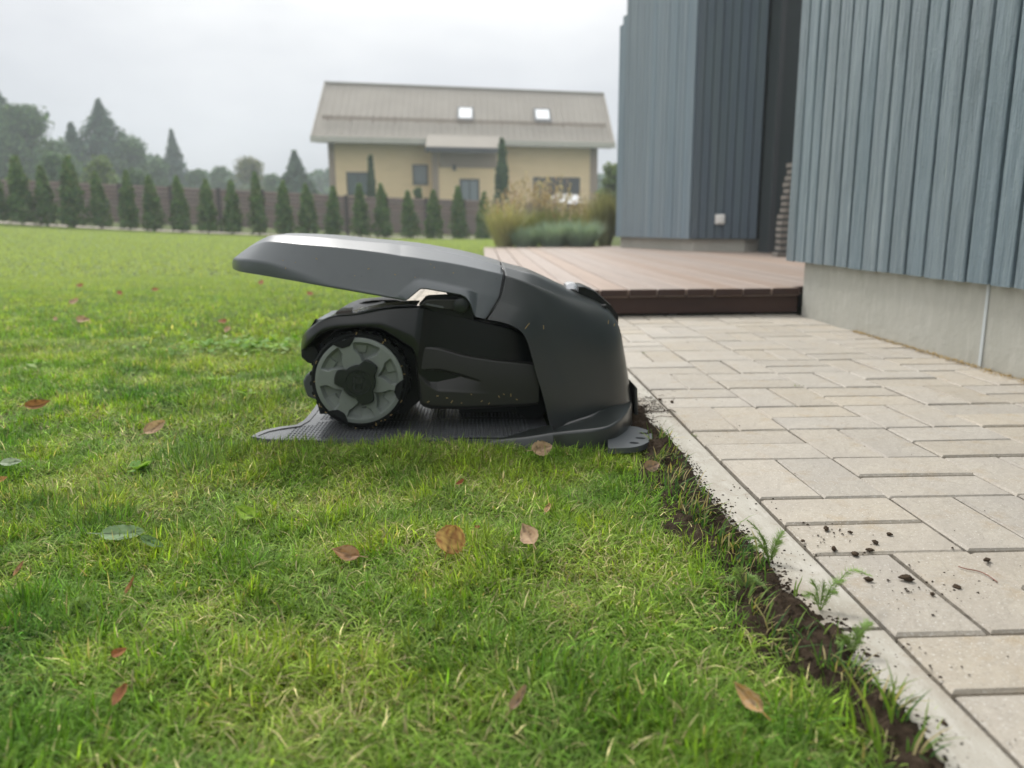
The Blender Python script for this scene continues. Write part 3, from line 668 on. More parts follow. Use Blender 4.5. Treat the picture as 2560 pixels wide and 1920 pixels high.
for r_ in range(GX.shape[0]):
    for c_i in range(GX.shape[1]):
        if ok[r_, c_i]:
            x = GX[r_, c_i]; y = GY[r_, c_i]
            dmin = abs((y-.745)) ; hole = x > -.802 and x < -.33 and (.752 < y < 1.218) and not (.875 < y < .895) and not (-.79 < x < -.76 and .86 < y < 1.11)
            holed_cell(x, y, PZ+.0015*math.sin(x*25), hole)
part('perforated_plate', bm_V, bm_F, M['plate'], st, fix=False)
# the same plate's solid margin with a turned down rim
bm = bmesh.new()
def inset(P, d_):
    n = len(P); out__ = []
    for i in range(n):
        a = np.array(P[i-1]); b = np.array(P[i]); c = np.array(P[(i+1) % n]); t = c-a; t /= np.linalg.norm(t)+1e-9; out__.append(b+np.array([t[1], -t[0]])*d_)
    return out__
area = sum(outl[i][0]*outl[(i+1) % len(outl)][1]-outl[(i+1) % len(outl)][0]*outl[i][1] for i in range(len(outl)))
sg = -1 if area > 0 else 1
i1 = inset(outl, sg*.011); i0 = inset(outl, 0); i2 = inset(outl, -sg*.005)
rows = [[(p[0], p[1], PZ+.0004) for p in i1], [(p[0], p[1], PZ+.0016) for p in i0], [(p[0], p[1], -.03) for p in i2]]
V, F = loft(rows, True); part('plate_rim', V, F, M['plate'], st, smooth=40)
MB().prism([(x, y, -.014) for x, y in i0], (0, 0, -.01)).out('plate_underside', M['matte'], st)

# ---- mower wheels
def wheel(cx, cy, cz, R, near=True):
    s = 1 if near else -1; Wd = .046
    w_ = MB(); prof = [(R*.80, .0045*s), (R*.865, .001*s), (R*.93, .0005*s), (R*.965, .004*s), (R*.972, .012*s), (R*.972, (Wd-.006)*s), (R*.93, Wd*s), (R*.4, Wd*s)]
    w_.lathe(prof, (cx, cy, cz), 72)
    for k in range(30):
        a = 2*math.pi*(k+.3)/30; ca, sa = math.cos(a), math.sin(a); t = np.array([-sa, 0, ca]); rr = np.array([ca, 0, sa]); c0_ = np.array([cx, cy, cz])
        for (ya, yb, sh) in ((.004, .020, .0), (.024, .042, .5)):
            a2 = a+sh*2*math.pi/30; rr = np.array([math.cos(a2), 0, math.sin(a2)]); t = np.array([-math.sin(a2), 0, math.cos(a2)])
            q = [c0_+rr*(R*.965)+t*tt*.0034+np.array([0, yy*s, 0]) for tt, yy in ((-1, ya), (1, ya), (1, yb), (-1, yb))]; w_.prism(q, rr*R*.036)
    root = w_.out('wheel', M['tyre'], mw, smooth=35)
    # rim disc: polar height field with six pockets, three outer notches filled by rubber blocks
    nr, na = 34, 240; V = []; F = []; Rr = R*.868
    pk = np.radians([76, 140, 208, 270, 322, 14]); nt_ = np.radians([108, 347, 238])
    for i in range(nr+1):
        r_ = R*.16+(Rr-R*.16)*i/nr; rn = r_/Rr
        for k in range(na):
            a = 2*math.pi*k/na; y = -.0075
            for kk, p_ in enumerate(pk):
                da = (a-p_+math.pi) % (2*math.pi)-math.pi
                # triangular pocket: apex inwards, walls straight
                wmax = .37*np.clip((rn-.43)/.30, 0, 1) if rn > .43 else -1
                if rn > .43 and abs(da) < wmax and rn < .90:
                    e = min((wmax-abs(da))*rn/.035, (rn-.43)/.05, 1.0); e = max(0, e); e = e*e*(3-2*e)
                    # floor rises outwards with a raised facet on one side
                    f_ = .0145*(1-.35*np.clip((rn-.62)/.28, 0, 1)); 
                    if da > .02*0 and rn > .66: f_ *= .72
                    if rn > .84: e *= 1-(rn-.84)/.06*.75
                    y += f_*e
            if rn > .9: y += .0015*((rn-.9)/.1)**2
            V.append((cx+r_*math.cos(a), cy+s*y, cz+r_*math.sin(a)))
    for i in range(nr):
        for k in range(na): F.append((i*na+k, i*na+(k+1) % na, (i+1)*na+(k+1) % na, (i+1)*na+k))
    q = len(V)
    for k in range(na): V.append((cx+Rr*math.cos(2*math.pi*k/na), cy+s*.004, cz+Rr*math.sin(2*math.pi*k/na)))
    for k in range(na): F.append((nr*na+k, nr*na+(k+1) % na, q+(k+1) % na, q+k))
    part('rim', V, F, M['rim'], root, smooth=26)
    if not near: return root
    for a in nt_:
        def pp(r_, da, y): return (cx+r_*R*math.cos(a+da), cy+y, cz+r_*R*math.sin(a+da))
        bl = [pp(.90, -.27, -.0095), pp(.80, -.20, -.0095), pp(.725, -.10, -.0095), pp(.725, .10, -.0095), pp(.80, .20, -.0095), pp(.90, .27, -.0095)]
        bevel(MB().prism(bl, (0, .011, 0)).out('tread_block', M['tyre'], root), .0012)
    # hub cap with three lobes
    n = 120; prof = []
    for k in range(n):
        a = 2*math.pi*k/n; r_ = .0330
        for l in (53, 167, 291):
            da = (math.degrees(a)-l+180) % 360-180; lob = .0470
            if abs(da) < 33: t = min(1, (33-abs(da))/17); r_ = max(r_, .0330+(lob-.0330)*t)
        prof.append((a, r_*R/.0985))
    lay = [(1.0, -.0075), (1.0, -.0155), (.955, -.0180), (.72, -.0185), (.70, -.0168), (.30, -.0168), (.02, -.0168)]
    V = []; F = []
    for fr, y in lay:
        for a, r_ in prof:
            rr = r_*fr if fr > .9 else (.0245*R/.0985*fr/.72 if fr <= .72 else r_*fr); V.append((cx+rr*math.cos(a), cy+y, cz+rr*math.sin(a)))
    for i in range(len(lay)-1):
        for k in range(n): F.append((i*n+k, i*n+(k+1) % n, (i+1)*n+(k+1) % n, (i+1)*n+k))
    cap = part('hub_cap', V, F, M['cap'], root, smooth=32)
    # raised crest: rounded letter H frame and a three pointed crown
    e = MB(); yb = cy-.0168; S = .0185*R/.0985; tilt = math.radians(-7)
    def tp(u_, v_): return np.array([cx+.001+S*(u_*math.cos(tilt)-v_*math.sin(tilt)), yb, cz-.0025+S*(u_*math.sin(tilt)+v_*math.cos(tilt))])
    def stroke(ps, wd=.0011): e.tube([tp(*p_) for p_ in ps], wd, 6)
    stroke([(-.5, .62), (-.62, .2), (-.62, -.45), (-.42, -.78), (0, -.9), (.42, -.78), (.62, -.45), (.62, .2), (.5, .62), (.2, .74), (-.2, .74), (-.5, .62)])
    stroke([(-.30, .45), (-.30, -.52)]); stroke([(.30, .45), (.30, -.52)]); stroke([(-.30, -.02), (.30, -.02)])
    stroke([(-.62, 1.02), (-.72, 1.38), (-.42, 1.22), (-.3, 1.1)], .0009); stroke([(-.22, 1.08), (-.25, 1.5), (0, 1.3), (.25, 1.5), (.22, 1.08)], .0009); stroke([(.3, 1.1), (.42, 1.22), (.72, 1.38), (.62, 1.02)], .0009)
    stroke([(-.55, -1.12), (0, -1.28), (.55, -1.12)], .0008)
    e.out('crest', M['cap'], root, smooth=True)
    return root
hub = at(898.6, 952, .80); WR = .0985
wheel(hub[0], .803, hub[2], WR)
wheel(hub[0], 2*YC-.803, hub[2], WR, False)
cst = MB().lathe([(0, 0), (.028, 0), (.036, .004), (.038, .012), (.036, .022), (.028, .026), (0, .026)], (at(1330, 1040, .86)[0], .86, .050), 30).out('rear_caster', M['tyre'], mw, smooth=35)

# ---- mower body
brows = [
 [(753, 884), (752, 872), (753, 862), (.93, .93, .93)],
 [(754, 881), (754, 852), (757, 842), (.875, .877, .89)],
 [(758, 876), (761, 836), (764, 829), (.838, .842, .86)],
 [(776, 857), (776, 820), (779, 815), (.815, .820, .84)],
 [(803, 832), (805, 801), (808, 797.5), (.803, .810, .83)],
 [(834, 823), (834, 790), (838, 786.5), (.798, .806, .83)],
 [(870, 819), (867, 787), (870, 783.5), (.796, .806, .83)],
 [(909, 817), (903, 783), (907, 779), (.796, .806, .83)],
 [(951, 821), (947, 774), (950, 770.5), (.796, .806, .83)],
 [(978, 836), (985, 768.5), (988, 766), (.796, .806, .83)],
 [(1010, 857), (1016, 766), (1018, 764), (.796, .806, .83)],
 [(1033, 873), (1042, 765.5), (1044, 764), (.796, .806, .83)],
 [(1044, 905), (1060, 767), (1062, 765), (.797, .808, .83)],
 [(1051, 960), (1080, 775), (1083, 772), (.80, .812, .83)],
 [(1085, 968), (1120, 782), (1124, 779), (.805, .815, .835)],
 [(1163, 960), (1190, 800), (1195, 797), (.808, .818, .84)],
 [(1260, 960), (1280, 822), (1285, 818), (.812, .822, .85)],
 [(1330, 980), (1350, 860), (1355, 856), (.83, .84, .87)],
]
bt = []
for c in densify([[at(x, y, r[-1][q]) for q, (x, y) in enumerate(r[:-1])] for r in brows], 3):
    top = c[-1].copy(); dz_ = .010+.050*float(np.clip((top[0]+.64)/.04, 0, 1)*np.clip((-.462-top[0])/.02, 0, 1)); mid = np.array([top[0], YC, top[2]-dz_]); bt.append(rounded(list(c)+[mid], (.004, .004), 4))
full = []
for r_ in bt:
    lo_ = .060*float(np.clip((r_[-1][0]+.64)/.04, 0, 1)*np.clip((-.462-r_[-1][0])/.02, 0, 1)); full.append([tuple(p) for p in r_]+[(p[0], 2*YC-p[1], p[2]-lo_) for p in r_[::-1]])
V, F = loft(full); o = part('body_shell', V, F, M['black'], mw, smooth=35); m_ = o.modifiers.new('thick', 'SOLIDIFY'); m_.thickness = .003; m_.offset = -1; o.modifiers.new('normals', 'WEIGHTED_NORMAL')
# brow panel over the wheel (matt, sits 1.5 mm proud)
br = []
for r in brows[1:13]:
    b_ = at(*r[0], r[-1][0]-.003); c_ = at(*r[1], r[-1][1]-.003); m_ = b_+(c_-b_)*.30; br.append([b_+np.array([0, .006, 0]), b_, m_+np.array([0, -.0035, 0]), b_+(c_-b_)*.97, b_+(c_-b_)*.97+np.array([0, .005, 0])])
rows = [rounded(list(c), (.003, .004, .003), 3) for c in densify(br, 3)]
V, F = loft([[tuple(p) for p in r] for r in rows]); part('wheel_arch_panel', V, F, M['archp'], mw, smooth=35)
# wheel well, chassis and bumper
pxprism('wheel_well', [(790, 905), (800, 860), (836, 830), (951, 829), (1000, 858), (1034, 885), (1046, 930), (1050, 1002), (1010, 1035), (800, 1035), (785, 980)], .862, 2*(YC-.862), M['matte'], mw, 0)
pxprism('chassis', [(1046, 900), (1330, 900), (1352, 1004), (1325, 1012), (1075, 1020), (1050, 1010)], .86, 2*(YC-.86), M['matte'], mw, 0)
pxprism('bumper', [(753, 873), (752.5, 893), (768, 907), (790, 914), (802, 885), (782, 862)], .835, 2*(YC-.835), M['matte'], mw, .003)
pxprism('lower_bumper', [(766, 935), (757, 953), (758.5, 966), (768, 992), (790, 1000), (800, 960), (790, 930)], .850, 2*(YC-.850), M['base'], mw, .004)
# side skirt with scoop
V = []; F = []; nx, nz_ = 110, 70
for i in range(nx+1):
    u_ = i/nx
    for j in range(nz_+1):
        v_ = j/nz_; xt = 1033+(1352-1033)*u_; xb = 1051+(1345-1051)*u_
        yt = np.interp(xt, [1033, 1060, 1098, 1163, 1230, 1293, 1352], [860, 859.5, 864, 884, 895, 902, 908]); yb_ = np.interp(xb, [1051, 1060, 1076, 1163, 1325, 1345], [1010, 1017, 1022, 1023.5, 1014, 1011])
        x = xt+(xb-xt)*v_; y = yt+(yb_-yt)*v_
        Y = .800+.014*max(0, u_-.5)**1.5+.012*(1-v_)**3*.5
        # scoop between the ridge line and the lip
        top_l = np.interp(x, [1046, 1101, 1156, 1240], [925, 922.5, 936, 962]); bot_l = np.interp(x, [1046, 1052, 1075, 1094, 1170, 1240], [925, 938, 962, 972, 976, 980])
        if y > top_l and y < bot_l and bot_l > top_l:
            t = (y-top_l)/(bot_l-top_l); g_ = min(1, t/.16); g_ = g_*g_*(3-2*g_); Y += .019*g_*(1-np.clip((t-.16)/.84, 0, 1)**.8)*(1-np.clip((x-1075)/130, 0, 1))*np.clip((bot_l-top_l)/22, 0, 1)
        if y > bot_l: Y -= .0025*min(1, (y-bot_l)/6)*(1-np.clip((x-1100)/140, 0, 1))
        e = min(1, v_/.07); Y += .010*(1-e)**2; e2 = min(1, (1-v_)/.06); Y += .008*(1-e2)**2; e3 = min(1, u_/.025); Y += .012*(1-e3)**2
        V.append(at(x, y, Y))
for i in range(nx):
    for j in range(nz_): a = i*(nz_+1)+j; F.append((a, a+1, a+nz_+2, a+nz_+1))
part('side_skirt', V, F, M['skirt'], mw, smooth=60)
# top details
pxprism('far_hump', [(866, 775), (876, 766), (909, 754.5), (930, 751), (951, 750), (990, 750), (1006, 754), (1021, 761.5), (1040, 775), (860, 790)], 1.075, .06, M['black'], mw, .003)
pxprism('front_hump', [(806, 803), (812, 793), (822, 785), (838, 780.5), (860, 778), (860, 800), (812, 806)], 1.05, .05, M['matte'], mw, .002)
pxprism('headlight', [(786, 810), (789, 802), (793, 798), (815, 796.5), (830, 790.5), (822, 797), (800, 806)], .862, .16, M['lens'], mw, .001)
pxprism('headlight_trim', [(776, 818), (788, 797.5), (792, 797), (788, 810), (812, 801), (835, 791), (835, 793), (800, 809)], .855, .005, M['matte'], mw, 0)
V = [at(838, 788, .85), at(873, 787.5, .85), at(880, 776, .85), at(842, 778.5, .85), at(833, 789, .95), at(873, 788, .95), at(884, 768.5, .95), at(852, 770.5, .95)]
part('hatch', V, [(0, 1, 2, 3), (4, 5, 6, 7), (0, 1, 5, 4), (1, 2, 6, 5), (2, 3, 7, 6), (3, 0, 4, 7)], M['brownbox'], mw)
pxprism('trim_rail', [(880, 786.5), (896, 783.5), (897, 780.5), (882, 779.5)], .846, .10, M['silver'], mw, .0006)
mb = MB()
for k_ in range(9):
    x = random.uniform(898, 935); y = np.interp(x, [898, 935], [779, 772])-random.uniform(0, 1.5); p = at(x, y, random.uniform(.84, .95)); mb.box(p-np.array([.003, .004, .003]), p+np.array([.004, .004, .0025]))
mb.out('keypad_button', M['silver'], mw)
V = []; F = []
for k_, (x, y) in enumerate(((893, 782.5), (909, 778.5), (950, 770), (988, 765.5), (1018, 763.4), (1042, 763.4))):
    a = at(x, y+1.0, .828); V += [tuple(a), (a[0], .90, a[2]+.0005), (a[0], .90, a[2]+.0035), (a[0], .828, a[2]+.0022)]
    if k_: 
        q = (k_-1)*4; 
        for m_ in range(4): F.append((q+m_, q+(m_+1) % 4, q+4+(m_+1) % 4, q+4+m_))
F += [(0, 1, 2, 3), (len(V)-4, len(V)-3, len(V)-2, len(V)-1)]
part('top_rail', V, F, M['plate'], mw, smooth=40)

# ------------------------------------------------------------------ hedge, fence, garden beyond
def cards(P, N_, size, cols, asp=1.6, jit=.6):
    """small leaf quads at P, roughly facing N_"""
    n = len(P); N_ = N_+RNG.normal(0, jit, (n, 3)); N_ /= np.linalg.norm(N_, axis=1)[:, None]+1e-9
    A = np.cross(N_, RNG.normal(0, 1, (n, 3))); A /= np.linalg.norm(A, axis=1)[:, None]+1e-9; B = np.cross(N_, A)
    s = (np.asarray(size)*RNG.uniform(.6, 1.4, n))[:, None]
    V = np.stack([P-A*s*.5, P+B*s*asp*.5-A*s*.1, P+A*s*.5+B*s*asp*.15, P-B*s*asp*.45], 1).reshape(-1, 3); F = np.arange(n*4).reshape(-1, 4)
    return V, F, np.repeat(cols, 4, 0)
def pick(n, pal, wts=None):
    pal = np.array(pal); i = RNG.choice(len(pal), n, p=wts); return pal[i]*RNG.uniform(.8, 1.2, (n, 1))
def thuja_crown(h, r, seed, n=2600, tip=.55, pal=((.085, .150, .058), (.115, .190, .066), (.060, .112, .048), (.125, .155, .075))):
    t = RNG.random(n)**.8; a = RNG.uniform(0, 2*math.pi, n)
    prof = np.minimum(1, .78+t*2.2)*(1-t)**.72*1.05*(1+.10*np.sin(t*19+seed))
    rr = r*prof*(RNG.random(n)**.35)*(1+.16*np.sin(a*3+seed+t*6)+.10*np.sin(a*5-seed*2+t*13))
    P = np.stack([rr*np.cos(a), rr*np.sin(a), .03+t*h*.97], 1)+RNG.normal(0, .012, (n, 3))
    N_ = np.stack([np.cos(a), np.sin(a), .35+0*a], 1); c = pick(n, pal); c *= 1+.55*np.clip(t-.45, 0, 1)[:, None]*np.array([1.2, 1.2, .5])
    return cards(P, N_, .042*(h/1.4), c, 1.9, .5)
def trunk_mesh(name, h, r):
    mb = MB(); mb.tube([(0, 0, -.1), (.004, 0, h*.35), (-.004, .003, h*.7), (0, 0, h)], [r, r*.8, r*.5, r*.15], 6); return fixn(mesh(name, mb.V, mb.F, M['bark'], True))
tcm = []
for s in range(4):
    V, F, c = thuja_crown(1.4, .235, s*1.7); tcm.append(fastmesh('crown', V, F, M['foliage'], c))
tcw = trunk_mesh('trunk', 1.2, .022)
HX = [-6, 58, 121, 185, 255, 324, 388, 454, 521, 582, 648, 712, 773, 835, 903, 960, 1026, 1085, 1148, 1209]
HB = [556, 557, 558, 560, 562, 566, 571, 573, 577, 580, 584, 586, 588, 591, 593, 594, 596, 598, 600, 601]
HT = [428, 391, 415, 392, 430, 427, 440, 440, 448, 450, 430, 453, 460, 466, 459, 460, 477, 476, 466, 480]
HW = [50, 50, 45, 50, 40, 40, 42, 40, 42, 38, 38, 40, 40, 38, 38, 38, 38, 36, 38, 36]
ordw = ['leftmost', 'second', 'third', 'fourth', 'fifth', 'sixth', 'seventh', 'eighth', 'ninth', 'tenth', 'eleventh', 'twelfth', 'thirteenth', 'fourteenth', 'fifteenth', 'sixteenth', 'seventeenth', 'eighteenth', 'nineteenth', 'rightmost']
for i, x in enumerate(HX):
    Y = 18.8+.075*i; b = at(x, HB[i], Y); z = min(b[2], gh(b[0], b[1])+.04); H_ = at(x, HT[i], Y)[2]-z; W_ = HW[i]*(Y+.7)/FPX
    t = empty('thuja', (b[0], b[1], z)); tag(t, f'small conical thuja, {ordw[i]}{"" if i in (0, 19) else " from the left"} in the row before the fence', 'thuja', 'conical thujas in a row along the far lawn edge')
    c = link('crown', tcm[i % 4], t, (b[0], b[1], z)); c.scale = (W_/.345*(1+.08*math.sin(i*2.3)), W_/.345, H_/1.4); c.rotation_euler = (.03*math.sin(i*1.9), .035*math.cos(i*2.7), 0); c.rotation_euler.z = i*1.3
    k_ = link('trunk', tcw, t, (b[0], b[1], z))
# gravel bed under the hedge and behind it
def zg(X, Y): return gh(X, Y)+.03
hx = np.linspace(-14, 1.6, 70); 
def hedge_y(x): return np.interp(x, [-14, -12.3, .3, 1.6], [18.6, 18.75, 20.2, 20.3])
V = []; F = []
for k_, x in enumerate(hx):
    y = float(hedge_y(x)); 
    for yy in (y+.10, y+.45, y+.9, y+1.4): V.append((x, yy, float(gh(x, yy))+.03))
    if k_: 
        q = (k_-1)*4
        for m_ in range(3): F.append((q+m_, q+m_+1, q+5+m_, q+4+m_))
tag(part('gravel_bed', V, F, M['gravel'], None, smooth=True), kind='structure')
# slatted fence
fn = tag(empty('slat_fence', (-5, 23, 0)), 'mauve brown horizontal slat fence behind the thuja row', 'fence')
fpx = [-90, 38, 168, 297, 425, 545, 655, 760, 865, 965, 1065, 1160, 1255, 1350, 1445, 1540, 1640]
def fY(x): return 21.6+(x/1540)*2.6
ftop = lambda x: np.interp(x, [-90, 14, 300, 780, 860, 1500, 1640], [443, 447, 460, 483, 489, 510, 514])
def fpt(x): p = at(x, ftop(x), fY(x)); return p
unit = fixn(mesh('slat', MB().box((0, -.011, -.037), (1, .011, .037)).V, MB().box((0, -.011, -.037), (1, .011, .037)).F, M['fence']))
for k_ in range(len(fpx)-1):
    a = fpt(fpx[k_]); b = fpt(fpx[k_+1]); ht_ = np.interp(fpx[k_], [0, 1500], [1.14, 1.02])
    d = b-a; L_ = math.hypot(d[0], d[1])-.09
    for q in range(10):
        o = link('slat', unit, fn, (a[0]+d[0]/L_*.045, a[1]+d[1]/L_*.045, a[2]-.05-q*.108+d[2]*0)); o.scale = (L_, 1, 1); o.rotation_euler = (0, -math.atan2(d[2], L_), math.atan2(d[1], d[0]))
    mb = MB(); mb.box((a[0]-.045, a[1]-.045, -.2), (a[0]+.045, a[1]+.045, a[2]+.02)); mb.out('post', M['fencedark'], fn)
    MB().prism([(a[0], a[1]+.05, a[2]-1.02), (b[0], b[1]+.05, b[2]-1.02), (b[0], b[1]+.05, b[2]-.04), (a[0], a[1]+.05, a[2]-.04)], (0, .012, 0)).out('backing', M['fencedark'], fn)
# neighbour's ground beyond the fence is the same sheet; a pale drive before the yellow house
V = [(-9, 25.5, .42), (8, 27, .25), (9, 33, .5), (-9, 32, .6)]

# ------------------------------------------------------------------ yellow house
EL = at(777, 344, 33.2); ER = at(1537, 357, 36.4); ze = (EL[2]+ER[2])/2
hu = np.array([ER[0]-EL[0], ER[1]-EL[1], 0]); HL = np.linalg.norm(hu); hu /= HL; hv = np.array([0.0, 1.0, 0]); hn = np.array([-hu[1], hu[0], 0])
HO = np.array([EL[0], EL[1], 0])
def hw(u_, v_, z): return tuple(HO+hu*u_+hv*v_+np.array([0, 0, z]))
def hpix(x, y, v_):                       # photograph pixel on the house plane at depth v_
    d = ray(x, y); o_ = HO+hv*v_; t = np.dot(o_-CAM, hn)/np.dot(d, hn); p = CAM+d*t; return np.dot(p-o_, hu), p[2]
yh = tag(empty('yellow_house', hw(HL/2, 3, 0)), 'yellow house with a long beige tiled roof and two skylights, beyond the hedge', 'house')
def hbox(name, u0, u1, v0, v1, z0, z1, m_, par=yh):
    P = [hw(u0, v0, z0), hw(u1, v0, z0), hw(u1, v1, z0), hw(u0, v1, z0), hw(u0, v0, z1), hw(u1, v0, z1), hw(u1, v1, z1), hw(u0, v1, z1)]
    return part(name, P, [(0, 3, 2, 1), (4, 5, 6, 7), (0, 1, 5, 4), (1, 2, 6, 5), (2, 3, 7, 6), (3, 0, 4, 7)], m_, par)
WV = .75; u0 = hpix(823, 420, WV)[0]; u1 = hpix(1493, 420, WV)[0]; DEP = 7.2
hbox('wall', u0, u1, WV, WV+DEP-1.5, -.3, ze-.02, M['stucco'])
zr = np.mean([hpix(815, 216, DEP/2)[1], hpix(1505, 229, DEP/2)[1]]); r0 = hpix(815, 216, DEP/2)[0]; r1 = hpix(1505, 229, DEP/2)[0]
# roof: shallow stepped tile courses running the full length
RT = zr; rf = MB(); nc = 26
for side in (0, 1):
    for k_ in range(nc):
        t0, t1 = k_/nc, (k_+1)/nc; va, vb = (DEP/2*t0, DEP/2*t1) if not side else (DEP-DEP/2*t0, DEP-DEP/2*t1); za, zb = ze+(RT-ze)*t0, ze+(RT-ze)*t1
        rf.add([hw(0, va, za+.035), hw(HL, va, za+.035), hw(HL, vb, zb+.005), hw(0, vb, zb+.005), hw(0, va, za-.04), hw(HL, va, za-.04)], [(0, 1, 2, 3), (4, 5, 1, 0)])
roof = rf.out('roof', M['roof'], yh)
mb = MB(); 
for k_ in range(int(HL/.30)):
    uu = .15+k_*.30; mb.prism([hw(uu, 0, ze+.038), hw(uu+.07, 0, ze+.038), hw(uu+.07, DEP/2, RT+.01), hw(uu, DEP/2, RT+.01)], (0, 0, .007))
o = mb.out('tile_rib', M['roof'], roof); tag(o, kind='stuff')
hbox('ridge_cap', 0, HL, DEP/2-.12, DEP/2+.12, RT-.02, RT+.07, M['roof'])
hbox('eave_board', -.02, HL+.02, -.06, 0, ze-.20, ze+.03, M['plinth']); hbox('soffit', .05, HL-.05, .0, WV, ze-.16, ze-.10, M['fencedark'])
for uu in (0.0, HL-.08): 
    part('gable_board', [hw(uu, -.03, ze-.22), hw(uu+.08, -.03, ze-.22), hw(uu+.08, DEP/2, RT-.15), hw(uu, DEP/2, RT-.15), hw(uu, -.03, ze+.05), hw(uu+.08, -.03, ze+.05), hw(uu+.08, DEP/2, RT+.10), hw(uu, DEP/2, RT+.10)], [(0, 3, 2, 1), (4, 5, 6, 7), (0, 1, 5, 4), (1, 2, 6, 5), (2, 3, 7, 6), (3, 0, 4, 7)], M['roof'], yh)
    part('gable_wall', [hw(u0+.05 if uu == 0 else u1-.05, WV, ze-.05), hw(u0+.05 if uu == 0 else u1-.05, DEP-WV, ze-.05), hw(u0+.05 if uu == 0 else u1-.05, DEP/2, RT-.6)], [(0, 1, 2)], M['stucco'], yh)
mb = MB(); vg = .95; zg_ = ze+(RT-ze)*vg/(DEP/2)
for q in (0, .09): mb.prism([hw(.3, vg, zg_+.12+q), hw(HL-.3, vg, zg_+.12+q), hw(HL-.3, vg, zg_+.17+q), hw(.3, vg, zg_+.17+q)], (0, .03, 0))
for k_ in range(14): uu = .5+k_*(HL-1)/13; mb.prism([hw(uu, vg, zg_), hw(uu+.04, vg, zg_), hw(uu+.04, vg, zg_+.28), hw(uu, vg, zg_+.28)], (0, .05, 0))
mb.out('snow_guard', M['taupe'], yh)
def on_roof(x, y):
    lo, hi = 0, DEP/2
    for _ in range(40):
        m_ = (lo+hi)/2; uu, z = hpix(x, y, m_); 
        if z > ze+(RT-ze)*m_/(DEP/2): lo = m_
        else: hi = m_
    return hpix(x, y, m_)[0], m_
for (xa, xb, ya, yb_) in ((1143, 1184, 275, 308), (1337, 1375, 279, 310)):
    ua, va = on_roof(xa, yb_); ub, vb = on_roof(xb, ya); sl_ = (RT-ze)/(DEP/2)
    def rbox(name, a, b, c, d, h0, h1, m_, par):
        P = [hw(a, c, ze+sl_*c+h0), hw(b, c, ze+sl_*c+h0), hw(b, d, ze+sl_*d+h0), hw(a, d, ze+sl_*d+h0), hw(a, c, ze+sl_*c+h1), hw(b, c, ze+sl_*c+h1), hw(b, d, ze+sl_*d+h1), hw(a, d, ze+sl_*d+h1)]
        return part(name, P, [(0, 3, 2, 1), (4, 5, 6, 7), (0, 1, 5, 4), (1, 2, 6, 5), (2, 3, 7, 6), (3, 0, 4, 7)], m_, par)
    fr_ = rbox('skylight', ua, ub, va, vb, .0, .13, M['frame'], yh); rbox('pane', ua+.08, ub-.08, va+.16, vb-.12, .131, .15, M['skyglass'], fr_)
# bay with its own low roof
bu0 = hpix(1081, 420, 0)[0]; bu1 = hpix(1243, 420, 0)[0]
hbox('bay_wall', bu0, bu1, .05, WV, -.3, ze-.45, M['stucco'])
part('bay_roof', [hw(bu0-.22, -.75, ze-.36), hw(bu1+.22, -.75, ze-.36), hw(bu1+.22, .35, ze+.27), hw(bu0-.22, .35, ze+.27), hw(bu0-.22, -.75, ze-.46), hw(bu1+.22, -.75, ze-.46), hw(bu1+.22, .35, ze+.1), hw(bu0-.22, .35, ze+.1)], [(0, 3, 2, 1), (4, 5, 6, 7), (0, 1, 5, 4), (1, 2, 6, 5), (2, 3, 7, 6), (3, 0, 4, 7)], M['roof'], yh)
hbox('bay_eave', bu0-.24, bu1+.24, -.81, -.75, ze-.58, ze-.38, M['frame'])
hbox('bay_lintel', bu0+.3, bu1-.02, .02, .05, ze-1.15, ze-.50, M['taupe'])
hbox('pilaster', bu0-.02, bu0+.26, -.01, .05, -.3, ze-.46, M['taupe'])
for (xa, xb) in ((823, 837), (1476, 1493)): hbox('corner_trim', hpix(xa, 420, WV)[0]-.01, hpix(xb, 420, WV)[0]+.01, WV-.03, WV+.1, -.3, ze-.03, M['taupe'])
def hwin(xa, xb, ya, yb_, v_, name='window', mull=1, pane=M['glass']):
    ua, za = hpix(xa, ya, v_); ub, zb = hpix(xb, yb_, v_); f_ = hbox(name, ua, ub, v_-.03, v_+.01, zb, za, M['frame'])
    wd = (ub-ua-.12)/mull
    for k_ in range(mull): hbox('pane', ua+.06+k_*wd+.03, ua+.06+(k_+1)*wd-.03, v_-.045, v_-.031, zb+.09, za-.09, pane, f_)
    return f_
hwin(866, 926, 430, 489, WV, mull=2); hwin(1031, 1071, 411, 463, WV)
hwin(1149, 1199, 447, 512, .05, 'door', 2, M['door'])
ua, za = hpix(1333, 443, WV); ub, zb = hpix(1449, 520, WV); hbox('garage_door', ua, ub, WV-.03, WV+.02, -.2, za, M['frame'])
uu, zz = hpix(1136, 419, .05); hbox('wall_lamp', uu-.07, uu+.07, -.04, .05, zz-.12, zz+.12, M['frame'])
hbox('plinth', u0-.02, u1+.02, WV-.05, WV-.01, -.4, .45, M['taupe'])

